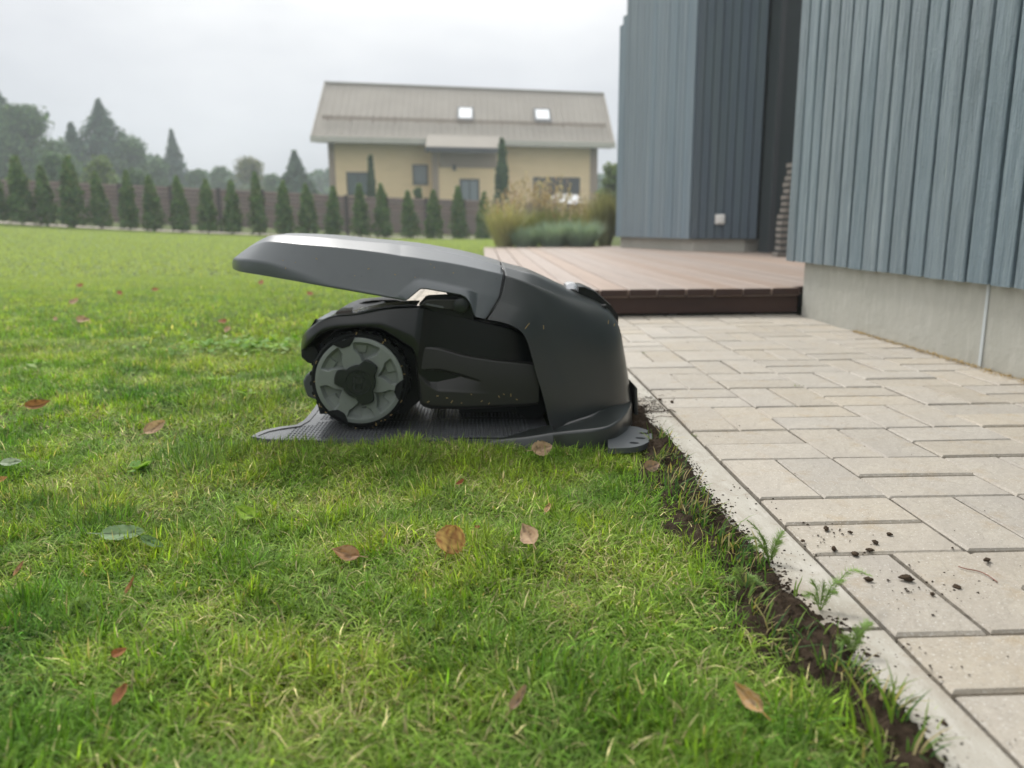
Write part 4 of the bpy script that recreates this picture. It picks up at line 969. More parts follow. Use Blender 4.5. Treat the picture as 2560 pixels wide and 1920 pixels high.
# white car before the garage
cb = np.array(hw(*(lambda q: (q[0], -1.8))(hpix(1412, 500, -1.8)), 0)); cz = .15
car = tag(empty('parked_car', (cb[0], cb[1], cz)), 'white parked car before the yellow house garage, half hidden by tall grasses', 'car')
def cw(u_, v_, z): return tuple(cb+hu*u_+hv*v_+np.array([0, 0, cz+z]))
prof = [(-.86, .22), (-.90, .55), (-.88, .92), (-.76, 1.0), (-.60, 1.42), (-.42, 1.48), (0, 1.50)]; prof = prof+[(-x, z) for x, z in prof[-2::-1]]
rows = []
for v_, s, zt in ((-2.1, .90, .62), (-2.05, .97, .66), (-1.5, 1, .70), (-.9, 1, .98), (0, 1, 1), (1.1, 1, .99), (1.8, .99, .80), (2.1, .93, .66)): rows.append([cw(x*s, v_, z if z < .6 else .6+(z-.6)*(zt-.6)/.4 if zt > .6 else .6) for x, z in prof])
V, F = loft(rows); F += [tuple(range(len(prof))), tuple(range(len(V)-len(prof), len(V)))]; part('body', V, F, M['car'], car, smooth=35)
part('rear_window', [cw(-.56, -1.22, .95), cw(.56, -1.22, .95), cw(.48, -.93, 1.36), cw(-.48, -.93, 1.36)], [(0, 1, 2, 3)], M['carglass'], car)
for s in (-1, 1):
    MB().prism([cw(.66*s, -2.13, .62), cw(.86*s, -2.13, .62), cw(.86*s, -2.13, .84), cw(.66*s, -2.13, .84)], (0, .12, 0)).out('tail_light', M['red'], car)
    for v_ in (-1.35, 1.35): p = cw(.80*s, v_, .31); mb = MB(); mb.lathe([(0, -.1), (.2, -.11), (.31, -.09), (.31, .09), (.2, .11), (0, .1)], (0, 0, 0), 24, 'z'); mb.V = [(p[0]+hu[0]*z+hv[0]*x, p[1]+hu[1]*z+hv[1]*x, p[2]+y) for x, y, z in mb.V]; mb.out('wheel', M['tyre'], car)

# ------------------------------------------------------------------ trees beyond
PAL_S = ((.048, .100, .068), (.065, .125, .080), (.036, .074, .052), (.085, .145, .085))  # spruce greens lightened, distant haze put into the colour
PAL_D = ((.065, .125, .055), (.085, .155, .062), (.045, .090, .042), (.10, .17, .065))
PAL_L = ((.13, .19, .05), (.16, .22, .06), (.10, .16, .045), (.09, .13, .04))
PAL_O = ((.15, .16, .07), (.18, .18, .08), (.11, .13, .06), (.12, .15, .06))
def spruce(h, r, seed, pal=PAL_S, n=5200):
    t = RNG.random(n)**.85; a = RNG.uniform(0, 2*math.pi, n); tier = np.floor(t*17)/17; fr = (t*17) % 1
    lobes = .40+.60*np.abs(np.sin(a*2.5+tier*40+seed))**.7; rr = r*1.75*(1-t)**1.0*(1-.5*fr)*lobes*RNG.random(n)**.42
    P = np.stack([rr*np.cos(a), rr*np.sin(a), h*(.06+.94*t)-rr*.25], 1)+RNG.normal(0, .05, (n, 3)); N_ = np.stack([np.cos(a)*.5, np.sin(a)*.5, 1+0*a], 1)
    return cards(P, N_, .12+.26*(1-t), pick(n, pal), 1.8, .5)
def broad(h, r, seed, pal=PAL_D, n=6000, blobs=11, base=.15, leaf=.26):
    rg = np.random.default_rng(seed+50); C = [(0, 0, h*.18, r*.6), (r*.3, 0, h*.35, r*.5), (-r*.3, 0, h*.4, r*.5)]; 
    for k in range(blobs):
        a = rg.uniform(0, 6.28); t = rg.random(); z = h*(base+.12+(1-base-.22)*t); q = r*.66*(1-.72*t)*rg.uniform(.3, 1); C.append((q*math.cos(a), q*math.sin(a), z, r*rg.uniform(.32, .52)*(1.1-.45*t)))
    C.append((0, 0, h*.86, r*.33)); C = np.array(C); i = RNG.integers(0, len(C), n); d = RNG.normal(0, 1, (n, 3)); d /= np.linalg.norm(d, axis=1)[:, None]
    s = (RNG.random(n)**.3*(1+.25*RNG.normal(0, 1, n)))[:, None]; P = C[i, :3]+d*C[i, 3:4]*s*np.array([1, 1, .85]); P[:, 2] = np.clip(P[:, 2], .05, h*1.02)
    return cards(P, d+np.array([0, 0, .4]), leaf, pick(n, pal), 1.4, .6)
def put_tree(name, label, kind, px, top, hwpx, Y, pal, seed, group=None, cat='tree', n=5000):
    b = at(px, 540, Y); z = float(gh(b[0], b[1])); H_ = at(px, top, Y)[2]-z; R_ = hwpx*(Y+.7)/FPX
    t = tag(empty(name, (b[0], b[1], z)), label, cat, group)
    V, F, c = spruce(H_, R_*1.75, seed, pal, n) if kind == 's' else (broad(H_, R_*1.3, seed, pal, n, leaf=.05+.05*H_*.5) if kind == 'b' else thuja_crown(H_, R_, seed, n, pal=pal))
    link('crown', fastmesh('crown', V, F, M['foliage'], c), t, (b[0], b[1], z)); link('trunk', trunk_mesh('trunk', H_*.8, .025*H_*.5+.02), t, (b[0], b[1], z))
    if kind != 't':
        mb = MB()
        for k in range(5): a = k*1.26+seed; zz = H_*(.25+.1*k); mb.tube([(0, 0, zz), (R_*.35*math.cos(a), R_*.35*math.sin(a), zz+H_*.07), (R_*.6*math.cos(a), R_*.6*math.sin(a), zz+H_*.10)], [.04, .025, .01], 5)
        link('limb', fixn(mesh('limb', mb.V, mb.F, M['bark'])), t, (b[0], b[1], z))
G = 'trees beyond the fence'
put_tree('spruce_tree', 'tallest blue green spruce at the left edge beyond the fence', 's', 8, 185, 100, 52, PAL_S, 1, G, n=9000)
put_tree('spruce_tree', 'dark spruce just outside the left edge beyond the fence', 's', -60, 250, 60, 50, PAL_S, 8, G)
put_tree('leafy_tree', 'broad dark green leafy tree right of the tallest spruce', 'b', 88, 265, 100, 49, PAL_D, 2, G, n=11000)
put_tree('spruce_tree', 'narrow spruce left of the wide middle spruce', 's', 203, 308, 40, 56, PAL_S, 3, G)
put_tree('spruce_tree', 'wide spruce with a pointed top, middle of the left woodland', 's', 276, 250, 74, 58, PAL_S, 4, G, n=8000)
put_tree('leafy_tree', 'rounded leafy tree filling the gap left of the narrow spruce', 'b', 165, 345, 50, 53, PAL_D, 21, G, n=6000)
put_tree('spruce_tree', 'blue green spruce with drooping tiers right of the wide spruce', 's', 322, 330, 48, 60, PAL_S, 22, G)
put_tree('leafy_tree', 'hazy leafy tree sloping down right of the wide spruce', 'b', 350, 335, 62, 57, PAL_D, 5, G)
put_tree('leafy_tree', 'low leafy tree left of the thin lone spruce', 'b', 412, 396, 38, 56, PAL_D, 6, G)
put_tree('spruce_tree', 'thin lone spruce standing above the low trees', 's', 447, 326, 26, 66, PAL_S, 7, G)
put_tree('leafy_tree', 'low dark bushy tree right of the thin lone spruce', 'b', 497, 425, 40, 58, PAL_D, 9, G)
put_tree('leafy_tree', 'small rounded tree between the low bushy tree and the olive tree', 'b', 556, 412, 34, 66, PAL_D, 10, G)
put_tree('leafy_tree', 'pale olive loose leafy tree left of the yellow house', 'b', 632, 393, 52, 60, PAL_O, 11, G, n=3500)
put_tree('leafy_tree', 'low green bushy tree between the olive tree and dark spruce', 'b', 688, 430, 30, 60, PAL_D, 12, G)
put_tree('spruce_tree', 'dark dense spruce beside the left end of the yellow house', 's', 745, 378, 40, 52, PAL_S, 13, G)
put_tree('bush', 'bright green rounded bush before the wide spruce', 'b', 268, 392, 52, 34, PAL_L, 14, 'bushes behind the fence', 'bush', n=4000)
put_tree('bush', 'mid green bush below the leafy tree at the left', 'b', 150, 380, 46, 36, PAL_D, 15, 'bushes behind the fence', 'bush', n=4000)
put_tree('bush', 'low dark green bush before the sloping leafy tree', 'b', 352, 425, 50, 38, PAL_D, 16, 'bushes behind the fence', 'bush', n=4000)
put_tree('leafy_tree', 'green leafy tree between the yellow house and the blue wing', 'b', 1528, 398, 44, 27, PAL_L, 17, G, n=5000)
put_tree('cypress', 'slim dark cypress before the left window of the yellow house', 't', 932, 388, 15, 30, ((.035, .07, .035), (.05, .09, .04)), 1, 'evergreens beside the yellow house', 'cypress')
put_tree('thuja_shrub', 'tall dense thuja column right of the yellow house door', 't', 1256, 345, 24, 29, ((.04, .085, .04), (.055, .105, .045)), 2, 'evergreens beside the yellow house', 'thuja', n=4500)
put_tree('bush', 'small dark bush under the small window of the yellow house', 'b', 1047, 458, 15, 29.5, PAL_D, 18, 'evergreens beside the yellow house', 'bush', n=1800)
# far wood that reads as one mass
P = []; c = []
n = 26000; x = RNG.uniform(-110, 60, n); top = 3.6+3.4*fbm(x*.12, x*0, 3, 4)+3.2*np.clip((-34-x)/6, 0, 1); z = top*RNG.random(n)**.6; y = 92+RNG.uniform(-3, 3, n)
P = np.stack([x, y, z], 1); V, F, c = cards(P, np.tile([0, -1, .5], (n, 1)), .9, pick(n, PAL_S+PAL_D), 1.3, .7)
tag(link('far_wood', fastmesh('far_wood', V, F, M['foliage'], c)), 'hazy far wood closing the view behind the fence', 'wood', kind='stuff')

# ------------------------------------------------------------------ planting behind the deck
def blades(roots, L_, az, lean, wd, col, seg=3, droop=.35):
    """roots (n,3) -> blade strips; seg 1..3"""
    n = len(roots); ts = {3: (0, .38, .72, 1), 2: (0, .55, 1), 1: (0, 1)}[seg]; side = np.stack([-np.sin(az), np.cos(az), 0*az], 1); fw = np.stack([np.cos(az), np.sin(az), 0*az], 1)
    V = []; wsc = {3: (.8, 1, .72), 2: (1, .85), 1: (1,)}[seg]
    tw = RNG.uniform(-.9, .9, n)
    for k, t in enumerate(ts[:-1]):
        c_ = roots+fw*(L_*lean*(t**1.5))[:, None]+np.array([0, 0, 1.0])*(L_*(t*np.sqrt(np.clip(1-lean**2*.6, .1, 1))-droop*lean*t*t))[:, None]
        s_ = side*np.cos(tw*t)[:, None]+fw*np.sin(tw*t)[:, None]
        w_ = (wd*wsc[k])[:, None]*.5; V += [c_-s_*w_, c_+s_*w_]
    t = 1; V.append(roots+fw*(L_*lean)[:, None]+np.array([0, 0, 1.0])*(L_*(np.sqrt(np.clip(1-lean**2*.6, .1, 1))-droop*lean))[:, None])
    V = np.stack(V, 1); m = V.shape[1]; b = np.arange(n)[:, None]*m; F = []
    for k in range(seg-1): F.append(b+np.array([2*k, 2*k+1, 2*k+3])); F.append(b+np.array([2*k, 2*k+3, 2*k+2]))
    F.append(b+np.array([m-3, m-2, m-1])); F = np.stack(F, 1).reshape(-1, 3); C_ = np.repeat(col, m, 0)
    return V.reshape(-1, 3), F, C_
def clump(name, label, px, base, top, hwpx, Y, pal, n, cat, group=None, wd=.006, spread=.5, stems=None):
    b = at(px, base, Y); z = -.02; H_ = at(px, top, Y)[2]-z; R_ = hwpx*(Y+.7)/FPX
    a = RNG.uniform(0, 6.28, n); r_ = R_*.35*RNG.random(n)**.5; rt = np.stack([b[0]+r_*np.cos(a), b[1]+r_*np.sin(a), z+0*a], 1)
    Ls = H_*RNG.uniform(.75, 1.35, n); ln = np.clip(RNG.normal(spread*R_/H_, .12, n), .02, .95)
    V, F, c = blades(rt, Ls, a+RNG.normal(0, .5, n), ln, np.full(n, wd), pick(n, pal), 3, .25)
    t = tag(empty(name, (b[0], b[1], z)), label, cat, group); o_ = link('leaves', fastmesh('leaves', V, F, M['foliage'], c), t, None)
    if stems:
        n2, pal2, h2 = stems; a = RNG.uniform(0, 6.28, n2); r_ = R_*.5*RNG.random(n2)**.5; H2 = at(px, h2, Y)[2]-z
        rt = np.stack([b[0]+r_*np.cos(a), b[1]+r_*np.sin(a), z+0*a], 1); ln = np.clip(RNG.normal(.20, .09, n2), .02, .6); Ls = H2*RNG.uniform(.75, 1.05, n2)
        V, F, c = blades(rt, Ls, a, ln, np.full(n2, .003), pick(n2, pal2), 3, .1)
        tips = V.reshape(n2, 7, 3)[:, 6]; k_ = 11; q = RNG.random((n2, k_, 1)); base_ = V.reshape(n2, 7, 3)[:, 4]; Pp = (tips[:, None]*(q*1.0)+base_[:, None]*(1-q)).reshape(-1, 3)+RNG.normal(0, .010, (n2*k_, 3))
        V2, F2, c2 = cards(Pp, np.tile([0, -1.0, .3], (len(Pp), 1)), .020, np.repeat(pick(n2, pal2), k_, 0), 2.2, .6)
        F2t = np.concatenate([F2[:, [0, 1, 2]], F2[:, [0, 2, 3]]])+len(V)
        link('flower_stems', fastmesh('flower_stems', np.concatenate([V, V2]), np.concatenate([F, F2t]), M['foliage'], np.concatenate([c, c2])), t, None)
TAN = ((.46, .37, .26), (.54, .45, .32), (.40, .28, .20), (.52, .47, .34)); GRN = ((.24, .30, .13), (.30, .34, .15), (.38, .38, .20)); BLU = ((.32, .43, .36), (.38, .49, .42), (.26, .36, .30)); YEL = ((.55, .52, .28), (.48, .46, .25), (.40, .42, .22))
GG = 'ornamental grasses behind the deck'
clump('ornamental_grass', 'pale straw coloured grass clump at the left end of the planting', 1262, 622, 520, 46, 9.5, YEL, 900, 'ornamental grass', GG, .007, .8, (26, TAN, 478))
clump('ornamental_grass', 'tall tan feathery grass before the thuja column', 1318, 618, 540, 40, 10.4, GRN, 800, 'ornamental grass', GG, .007, .6, (46, TAN, 428))
clump('ornamental_grass', 'tallest rusty feather grass, middle of the planting', 1368, 618, 530, 40, 10.6, GRN, 800, 'ornamental grass', GG, .007, .6, (50, TAN, 432))
clump('ornamental_grass', 'rusty feather grass in front of the white car', 1420, 618, 540, 40, 10.2, GRN, 800, 'ornamental grass', GG, .007, .6, (30, TAN, 478))
clump('ornamental_grass', 'olive brown feather grass right of the white car', 1472, 618, 525, 32, 10.6, YEL, 700, 'ornamental grass', GG, .007, .6, (30, TAN, 480))
clump('blue_fescue', 'leftmost blue green grass mound at the deck edge', 1316, 621, 572, 42, 9.35, BLU, 1500, 'fescue', 'blue green mounds along the deck', .006, .7)
clump('blue_fescue', 'blue green grass mound, middle of the three at the deck edge', 1384, 621, 560, 48, 9.3, BLU, 1700, 'fescue', 'blue green mounds along the deck', .006, .7)
clump('blue_fescue', 'rightmost and largest blue green grass mound at the deck edge', 1452, 621, 558, 52, 9.25, BLU, 1900, 'fescue', 'blue green mounds along the deck', .006, .7)
clump('grass_tuft', 'dark olive tuft with pale tips against the blue wing', 1512, 616, 508, 30, 9.9, ((.20, .21, .10), (.30, .30, .16), (.44, .44, .27)), 1500, 'ornamental grass', GG, .007, .7)

# ------------------------------------------------------------------ lawn blades
FRESH = np.array([.125, .270, .021]); BLUE = np.array([.052, .160, .026]); YG = np.array([.28, .41, .045]); STRAW = np.array([.66, .58, .30]); OLIVE = np.array([.24, .28, .07])
foot_poly = [(-.52, .712), (-.36, .69), (-.20, .682), (-.135, .69), (-.10, .70), (-.075, .74), (-.055, .80), (-.055, 1.2), (-.3, 1.24), (-.52, 1.24)]
def grass_band(y0, y1, dens, seg, wd, Lr, seed, dry=.18, mode='tuft'):
    rg = np.random.default_rng(seed); d0, d1 = y0+.7155, y1+.7155; A = .835*(d1*d1-d0*d0); n = int(A*dens)
    d = np.sqrt(rg.uniform(d0*d0, d1*d1, n)); y = d-.7155; x = CAM[0]+.034*d+d*rg.uniform(-.95, .72, n)
    keep = np.ones(n, bool); lim = np.where(y < 1.25, soil_in(y)+.034+.014*(rg.random(n)-.5)+.034*(vn(y*22, y*0, 4)-.5), np.where(y < 2.74, -.080, np.where(y < 9.35, -.425, 2.2)))
    keep &= x < lim
    keep &= ~((x < -.40) & (x > -1.02) & (y > 2.42) & (y < 4.8)); keep &= ~(inpoly(x, y, outl)); keep &= ~(inpoly(x, y, foot_poly))
    keep &= ~((x > .9) & (y > 8.2)); keep &= y < hedge_y(x)+.1
    edge = np.where(y < 1.25, np.clip((lim-x)/.11, 0, 1), 1); keep &= rg.random(n) < .22+.78*edge
    tuft = fbm(x*16, y*16, 31, 3); pa = fbm(x*4.2, y*4.2, 41, 3); pb = fbm(x*11+7, y*11, 47, 3); pc = fbm(x*2.0+3, y*2.0, 53, 3)
    if mode == 'tuft': keep &= rg.random(n) < np.clip(.25+3.2*(tuft-.36), .12, 1)
    x, y, tuft, pa, pb, pc = (q[keep] for q in (x, y, tuft, pa, pb, pc)); n = len(x); z = gh(x, y)-.002
    flow = (fbm(x*9, y*9, 61, 3)*4.5)*2*math.pi
    if mode == 'mat':                       # pressed down, criss-cross, pale
        az = rg.uniform(0, 2*math.pi, n); Lb = rg.uniform(Lr[0], Lr[1], n); lean = np.clip(rg.normal(.93, .12, n), .5, 1.1); z = z+rg.uniform(0, .016, n)
    else:
        az = flow+rg.normal(0, .9, n); Lb = rg.uniform(Lr[0], Lr[1], n)*(.55+.9*tuft)*(.85+.35*pa); lean = np.clip(rg.normal(.68, .24, n)-.35*(tuft-.5), .05, 1.1)
        nearst = np.exp(-((y-np.where(x > -.40, .665, .705))/.035)**2)*(x > -1.0)*(x < -.05); up_ = rg.random(n) < nearst*.55; Lb = np.where(up_, rg.uniform(.022, .048, n)*np.where(x > -.38, .72, 1), Lb); lean = np.where(up_, rg.uniform(.05, .4, n), lean)
    w = np.clip((pa-.3)*2.2, 0, 1)[:, None]; col = FRESH*(1-w)+BLUE*w; q = np.clip((pb-.42)*3.2+.7*(rg.random(n)-.45), 0, 1)[:, None]; col = col*(1-q)+YG*q
    q = (np.clip((pc-.42)*2.4, 0, .6)*rg.random(n))[:, None]; col = col*(1-q)+OLIVE*q
    if mode == 'mat': q = (rg.random(n)**1.5*.7)[:, None]; col = col*(1-q)+np.array([.24, .33, .075])*q
    s_ = rg.random(n) < dry*(.2+1.6*np.clip(pb-.30, 0, 1))*(1.15 if mode == 'mat' else .6); col[s_] = STRAW*rg.uniform(.35, 1.0, (s_.sum(), 1))
    col *= np.exp(rg.normal(0, .36, n))[:, None]
    fy = np.clip((y-1.2)/5, 0, 1)[:, None]; col = col*(1-fy)+(col*.18+np.array([.37, .46, .185])*.82*rg.uniform(.85, 1.15, (n, 1)))*fy  # paler with distance: grazing light through far blades put into the colour
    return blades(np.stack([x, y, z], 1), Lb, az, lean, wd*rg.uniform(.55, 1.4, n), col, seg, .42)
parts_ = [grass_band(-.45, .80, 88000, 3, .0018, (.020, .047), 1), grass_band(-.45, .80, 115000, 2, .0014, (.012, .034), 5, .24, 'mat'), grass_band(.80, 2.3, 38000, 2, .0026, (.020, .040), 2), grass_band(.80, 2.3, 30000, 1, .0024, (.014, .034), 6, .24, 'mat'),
          grass_band(2.3, 6, 7500, 2, .0058, (.024, .044), 3, .12, 'far'), grass_band(6, 20.5, 1000, 1, .019, (.03, .05), 4, .08, 'far')]
off = 0; Vs = []; Fs = []; Cs = []
for V, F, c in parts_: Vs.append(V); Fs.append(F+off); Cs.append(c); off += len(V)
tag(link('lawn_grass', fastmesh('lawn_grass', np.concatenate(Vs), np.concatenate(Fs), M['grass'], np.concatenate(Cs))), 'short uneven lawn grass with straw coloured clippings', 'grass', kind='stuff')
# clippings lying on the lawn, a few long straws
def zl(x, y): return float(gh(x, y))+random.uniform(.010, .026)
V = []; F = []; n = 900
xx = RNG.uniform(-1.1, -.12, n); yy = RNG.uniform(-.3, 1.6, n); k_ = (xx < soil_in(yy)) & ~inpoly(xx, yy, outl) & ~inpoly(xx, yy, foot_poly); xx = xx[k_]; yy = yy[k_]; n = len(xx)
az = RNG.uniform(0, 6.28, n); V, F, c = blades(np.stack([xx, yy, gh(xx, yy)+RNG.uniform(.008, .024, n)], 1), RNG.uniform(.010, .030, n), az, np.full(n, .98), RNG.uniform(.0006, .0014, n), pick(n, ((.44, .40, .22), (.34, .37, .13), (.25, .33, .10), (.48, .42, .24))), 2, .25)
tag(link('grass_clippings', fastmesh('grass_clippings', V, F, M['grass'], c)), 'dry pale clippings lying on the near lawn', 'clippings', kind='stuff')
# sparse blades and roots growing out of the soil strip
n = 2300; yy = RNG.uniform(-.3, .9, n); t = RNG.random(n)**1.4; xx = soil_in(yy)+(soil_out(yy)-.006-soil_in(yy))*t; k_ = RNG.random(n) < (1-t)*.85+.06; k_ &= ~inpoly(xx, yy, foot_poly) & (fbm(xx*30, yy*30, 71, 2) > .36); xx = xx[k_]; yy = yy[k_]; n = len(xx)
V, F, c = blades(np.stack([xx, yy, zsoil(xx, yy)-.002], 1), RNG.uniform(.012, .046, n), RNG.normal(0, 1.3, n), np.clip(RNG.normal(.65, .25, n), .05, 1.1), RNG.uniform(.0012, .0024, n), pick(n, ((.085, .185, .022), (.055, .135, .035), (.17, .25, .05), (.40, .34, .17))), 3, .4)
tag(link('soil_grass', fastmesh('soil_grass', V, F, M['grass'], c)), 'sparse grass blades coming through the dark soil', 'grass', kind='stuff')
# long blades leaning over the kerb in the foreground
V = []; F = []; C_ = []; off = 0
def longblade(pts, wd, col):
    P = densify([[np.array(p)] for p in pts], 5); P = [q[0] for q in P]; m = len(P); Vv = []
    for k, p in enumerate(P):
        t = P[min(k+1, m-1)]-P[max(k-1, 0)]; s_ = np.cross(t, _f); s_ /= np.linalg.norm(s_)+1e-9; w_ = wd*.5*(1-(k/(m-1))**2)*(.7+.3*min(1, k/3)); Vv += [p-s_*w_, p+s_*w_]
    return Vv, [(2*k, 2*k+1, 2*k+3, 2*k+2) for k in range(m-1)], col
def on(x, y, z=0.0, Y=None): return atz(x, y, z)
LB = [([(2235, 1830), (2222, 1770), (2190, 1700), (2165, 1660)], .0035, (.13, .24, .03)), ([(2225, 1840), (2235, 1740), (2228, 1690), (2213, 1640)], .0022, (.14, .24, .04)), ([(2180, 1850), (2178, 1790), (2130, 1700), (2090, 1640)], .0032, (.24, .27, .08)),
      ([(2225, 1800), (2260, 1765), (2290, 1745), (2316, 1741)], .0026, (.16, .17, .07)), ([(2200, 1910), (2195, 1830), (2185, 1790), (2182, 1765)], .0034, (.15, .26, .04)), ([(2210, 1900), (2190, 1860), (2170, 1800), (2160, 1760)], .0034, (.12, .23, .03)),
      ([(2070, 1860), (2068, 1800), (2072, 1760), (2076, 1732)], .0030, (.14, .24, .04)), ([(1990, 1500), (1994, 1470), (2003, 1450), (2006, 1437)], .0022, (.18, .28, .07)), ([(1985, 1500), (1987, 1475), (1990, 1455), (1992, 1447)], .0024, (.16, .26, .06)), ([(2300, 1840), (2330, 1825), (2350, 1830), (2362, 1838)], .0012, (.3, .2, .1))]
pb_ = []
for pts, wd, col in LB:
    b0 = atz(*pts[0], -.005); P = [b0]
    for q, (x, y) in enumerate(pts[1:]): P.append(at(x, y, b0[1]+.004*(q+1)))
    Vv, Ff, cc = longblade(P, wd, col); F += [tuple(i+off for i in f) for f in Ff]; V += Vv; C_ += [cc]*len(Vv); off += len(Vv)
tag(link('tall_grass_blades', fastmesh('tall_grass_blades', V, np.array(F), M['grass'], np.array(C_))), 'long green blades leaning over the kerb in the right foreground', 'grass', kind='stuff')

# ------------------------------------------------------------------ soil crumbs on the paving
def clod(label, x, y, wpx, seed, z=.0):
    p = atz(x, y, z); s = wpx*np.linalg.norm(p-CAM)/FPX/2; rg = np.random.default_rng(seed)
    bm = bmesh.new(); bmesh.ops.create_icosphere(bm, subdivisions=2, radius=1); ax = np.array([1.05, rg.uniform(.5, .85), rg.uniform(.38, .55)])*s
    for v in bm.verts:
        c = np.array(v.co); f_ = .95+1.1*(float(fbm(c[0]*2.3+seed, c[1]*2.3+c[2]*2.9, 5, 3))-.5)+rg.uniform(-.13, .13); v.co = Vector(c*ax*f_)
    me = bpy.data.meshes.new('soil_clod'); bm.to_mesh(me); bm.free(); me.materials.append(M['clod'])
    o = link('soil_clod', me, None, (p[0], p[1], p[2]+ax[2]*.6)); o.rotation_euler.z = rg.uniform(0, 3); return tag(o, label, 'soil clod', 'soil crumbs scattered on the paving')
CL = [('largest dark soil clod, on the paver beside the kerb middle', 2066, 1324, 24), ('round soil clod wedged in the joint beside the kerb', 2007, 1354, 13), ('small soil clod right of the largest clod', 2126, 1332, 11),
      ('soil clod farthest right on the row of crumbs', 2224, 1337, 15), ('oblong soil clod tilted on the paver, centre of the crumbs', 2188, 1358, 17), ('low wedge shaped soil clod on the paver chamfer', 2085, 1375, 19), ('flat soil clod on the chamfer right of the wedge shaped one', 2175, 1376, 16),
      ('flat oblong soil clod just below the chamfer', 2138, 1387, 20), ('long soil clod by the green yarrow tip', 2171, 1451, 24), ('large greenish brown soil clod in the middle of the near paver', 2265, 1449, 30), ('upright soil clod standing in the joint at the right', 2467, 1402, 16),
      ('flat brown soil flake on the right near paver', 2393, 1470, 20), ('oval dark soil clod beside the diagonal joint', 2331, 1486, 13), ('round soil clod on the near kerb stone', 2166, 1637, 16), ('smaller soil clod beside the round one on the kerb', 2192, 1641, 12),
      ('small round soil ball by the kerb joint', 2271, 1612, 8), ('mossy crumb on the kerb near the bottom corner', 2361, 1811, 17), ('soil crumb on the paving beyond the station foot', 1680, 1007, 15), ('soil crumb left of the joint beyond the station', 1650, 1000, 12)]
for i, (l, x, y, w_) in enumerate(CL): clod(l, x, y, w_, i+3)
V = []; F = []
def crumb(x, y, s, z=0):
    q = len(V); h = s*random.uniform(.5, .9); 
    for k in range(4): a = k*1.57+random.random(); V.append((x+s*math.cos(a)*random.uniform(.7, 1.3), y+s*math.sin(a)*random.uniform(.7, 1.3), z))
    V.append((x+random.uniform(-.2, .2)*s, y, z+h)); F.extend([(q, q+1, q+4), (q+1, q+2, q+4), (q+2, q+3, q+4), (q+3, q, q+4)])
for k in range(420):
    cx_, cy_, sd = random.choice(((2100, 1345, 60), (2240, 1430, 90), (2330, 1480, 90), (2150, 1620, 70), (1640, 985, 30), (1650, 1010, 26), (1640, 1060, 40), (1760, 1060, 60), (2000, 1400, 60), (2300, 1700, 60), (2350, 1850, 70), (1900, 1250, 60)))
    p = atz(cx_+random.gauss(0, sd), cy_+random.gauss(0, sd*.45), 0)
    if p[0] < float(soil_out(p[1])): continue
    crumb(p[0], p[1], random.choice((.0007, .001, .001, .0014, .0022)))
for k in range(260):
    y = random.uniform(-.3, 2.6); x = random.uniform(-.06, 1.0); crumb(x, y, random.choice((.0006, .0009, .0012)))
for k in range(500):
    y = random.uniform(.95, 1.12); x = -.01-abs(random.gauss(0, .03)); crumb(x, y, random.choice((.0008, .0012, .002)))
for k in range(2200):
    y = random.uniform(-.3, 1.15); a_ = float(soil_in(y))-.02; b_ = float(soil_out(y)); x = random.uniform(a_, b_-.004); crumb(x, y, random.choice((.0015, .002, .003, .0045)), float(zsoil(np.array(x), np.array(y)))-.001)
for k in range(2600):
    y = random.uniform(-.3, 1.2); x = float(soil_out(y))+random.gauss(-.004, .006)+abs(random.gauss(0, .004)); crumb(x, y, random.choice((.0006, .0009, .0012, .002, .003)), -.0005)
tag(part('soil_crumbs', V, F, M['soil'], None, fix=False), 'fine dark soil crumbs sprinkled on kerb and pavers', 'soil', kind='stuff')
# thin red root on the paver and twigs at the station
def twig(name, label, pts, r, m_, cat='twig', z=.002): 
    mb = MB(); P = [q[0] for q in densify([[atz(x, y, z)+np.array([0, 0, random.uniform(0, .001)])] for x, y in pts], 4)]; mb.tube(P, r, 5); tag(mb.out(name, m_, None, True), label, cat)
M['redroot'] = mat('red_brown_root', (.20, .075, .045), .6)
twig('root', 'thin reddish root curved across the near paver', [(2396, 1417), (2415, 1423), (2445, 1428), (2470, 1440), (2494, 1456)], .0007, M['redroot'], 'root')
twig('twig', 'dark forked twig on the kerb beside the station foot', [(1622, 1026), (1640, 1029), (1662, 1028), (1676, 1024), (1690, 1030)], .0009, M['bark'])
twig('twig', 'thin bent twig on the kerb below the forked one', [(1632, 1046), (1650, 1041), (1668, 1042), (1690, 1043)], .0006, M['bark'])

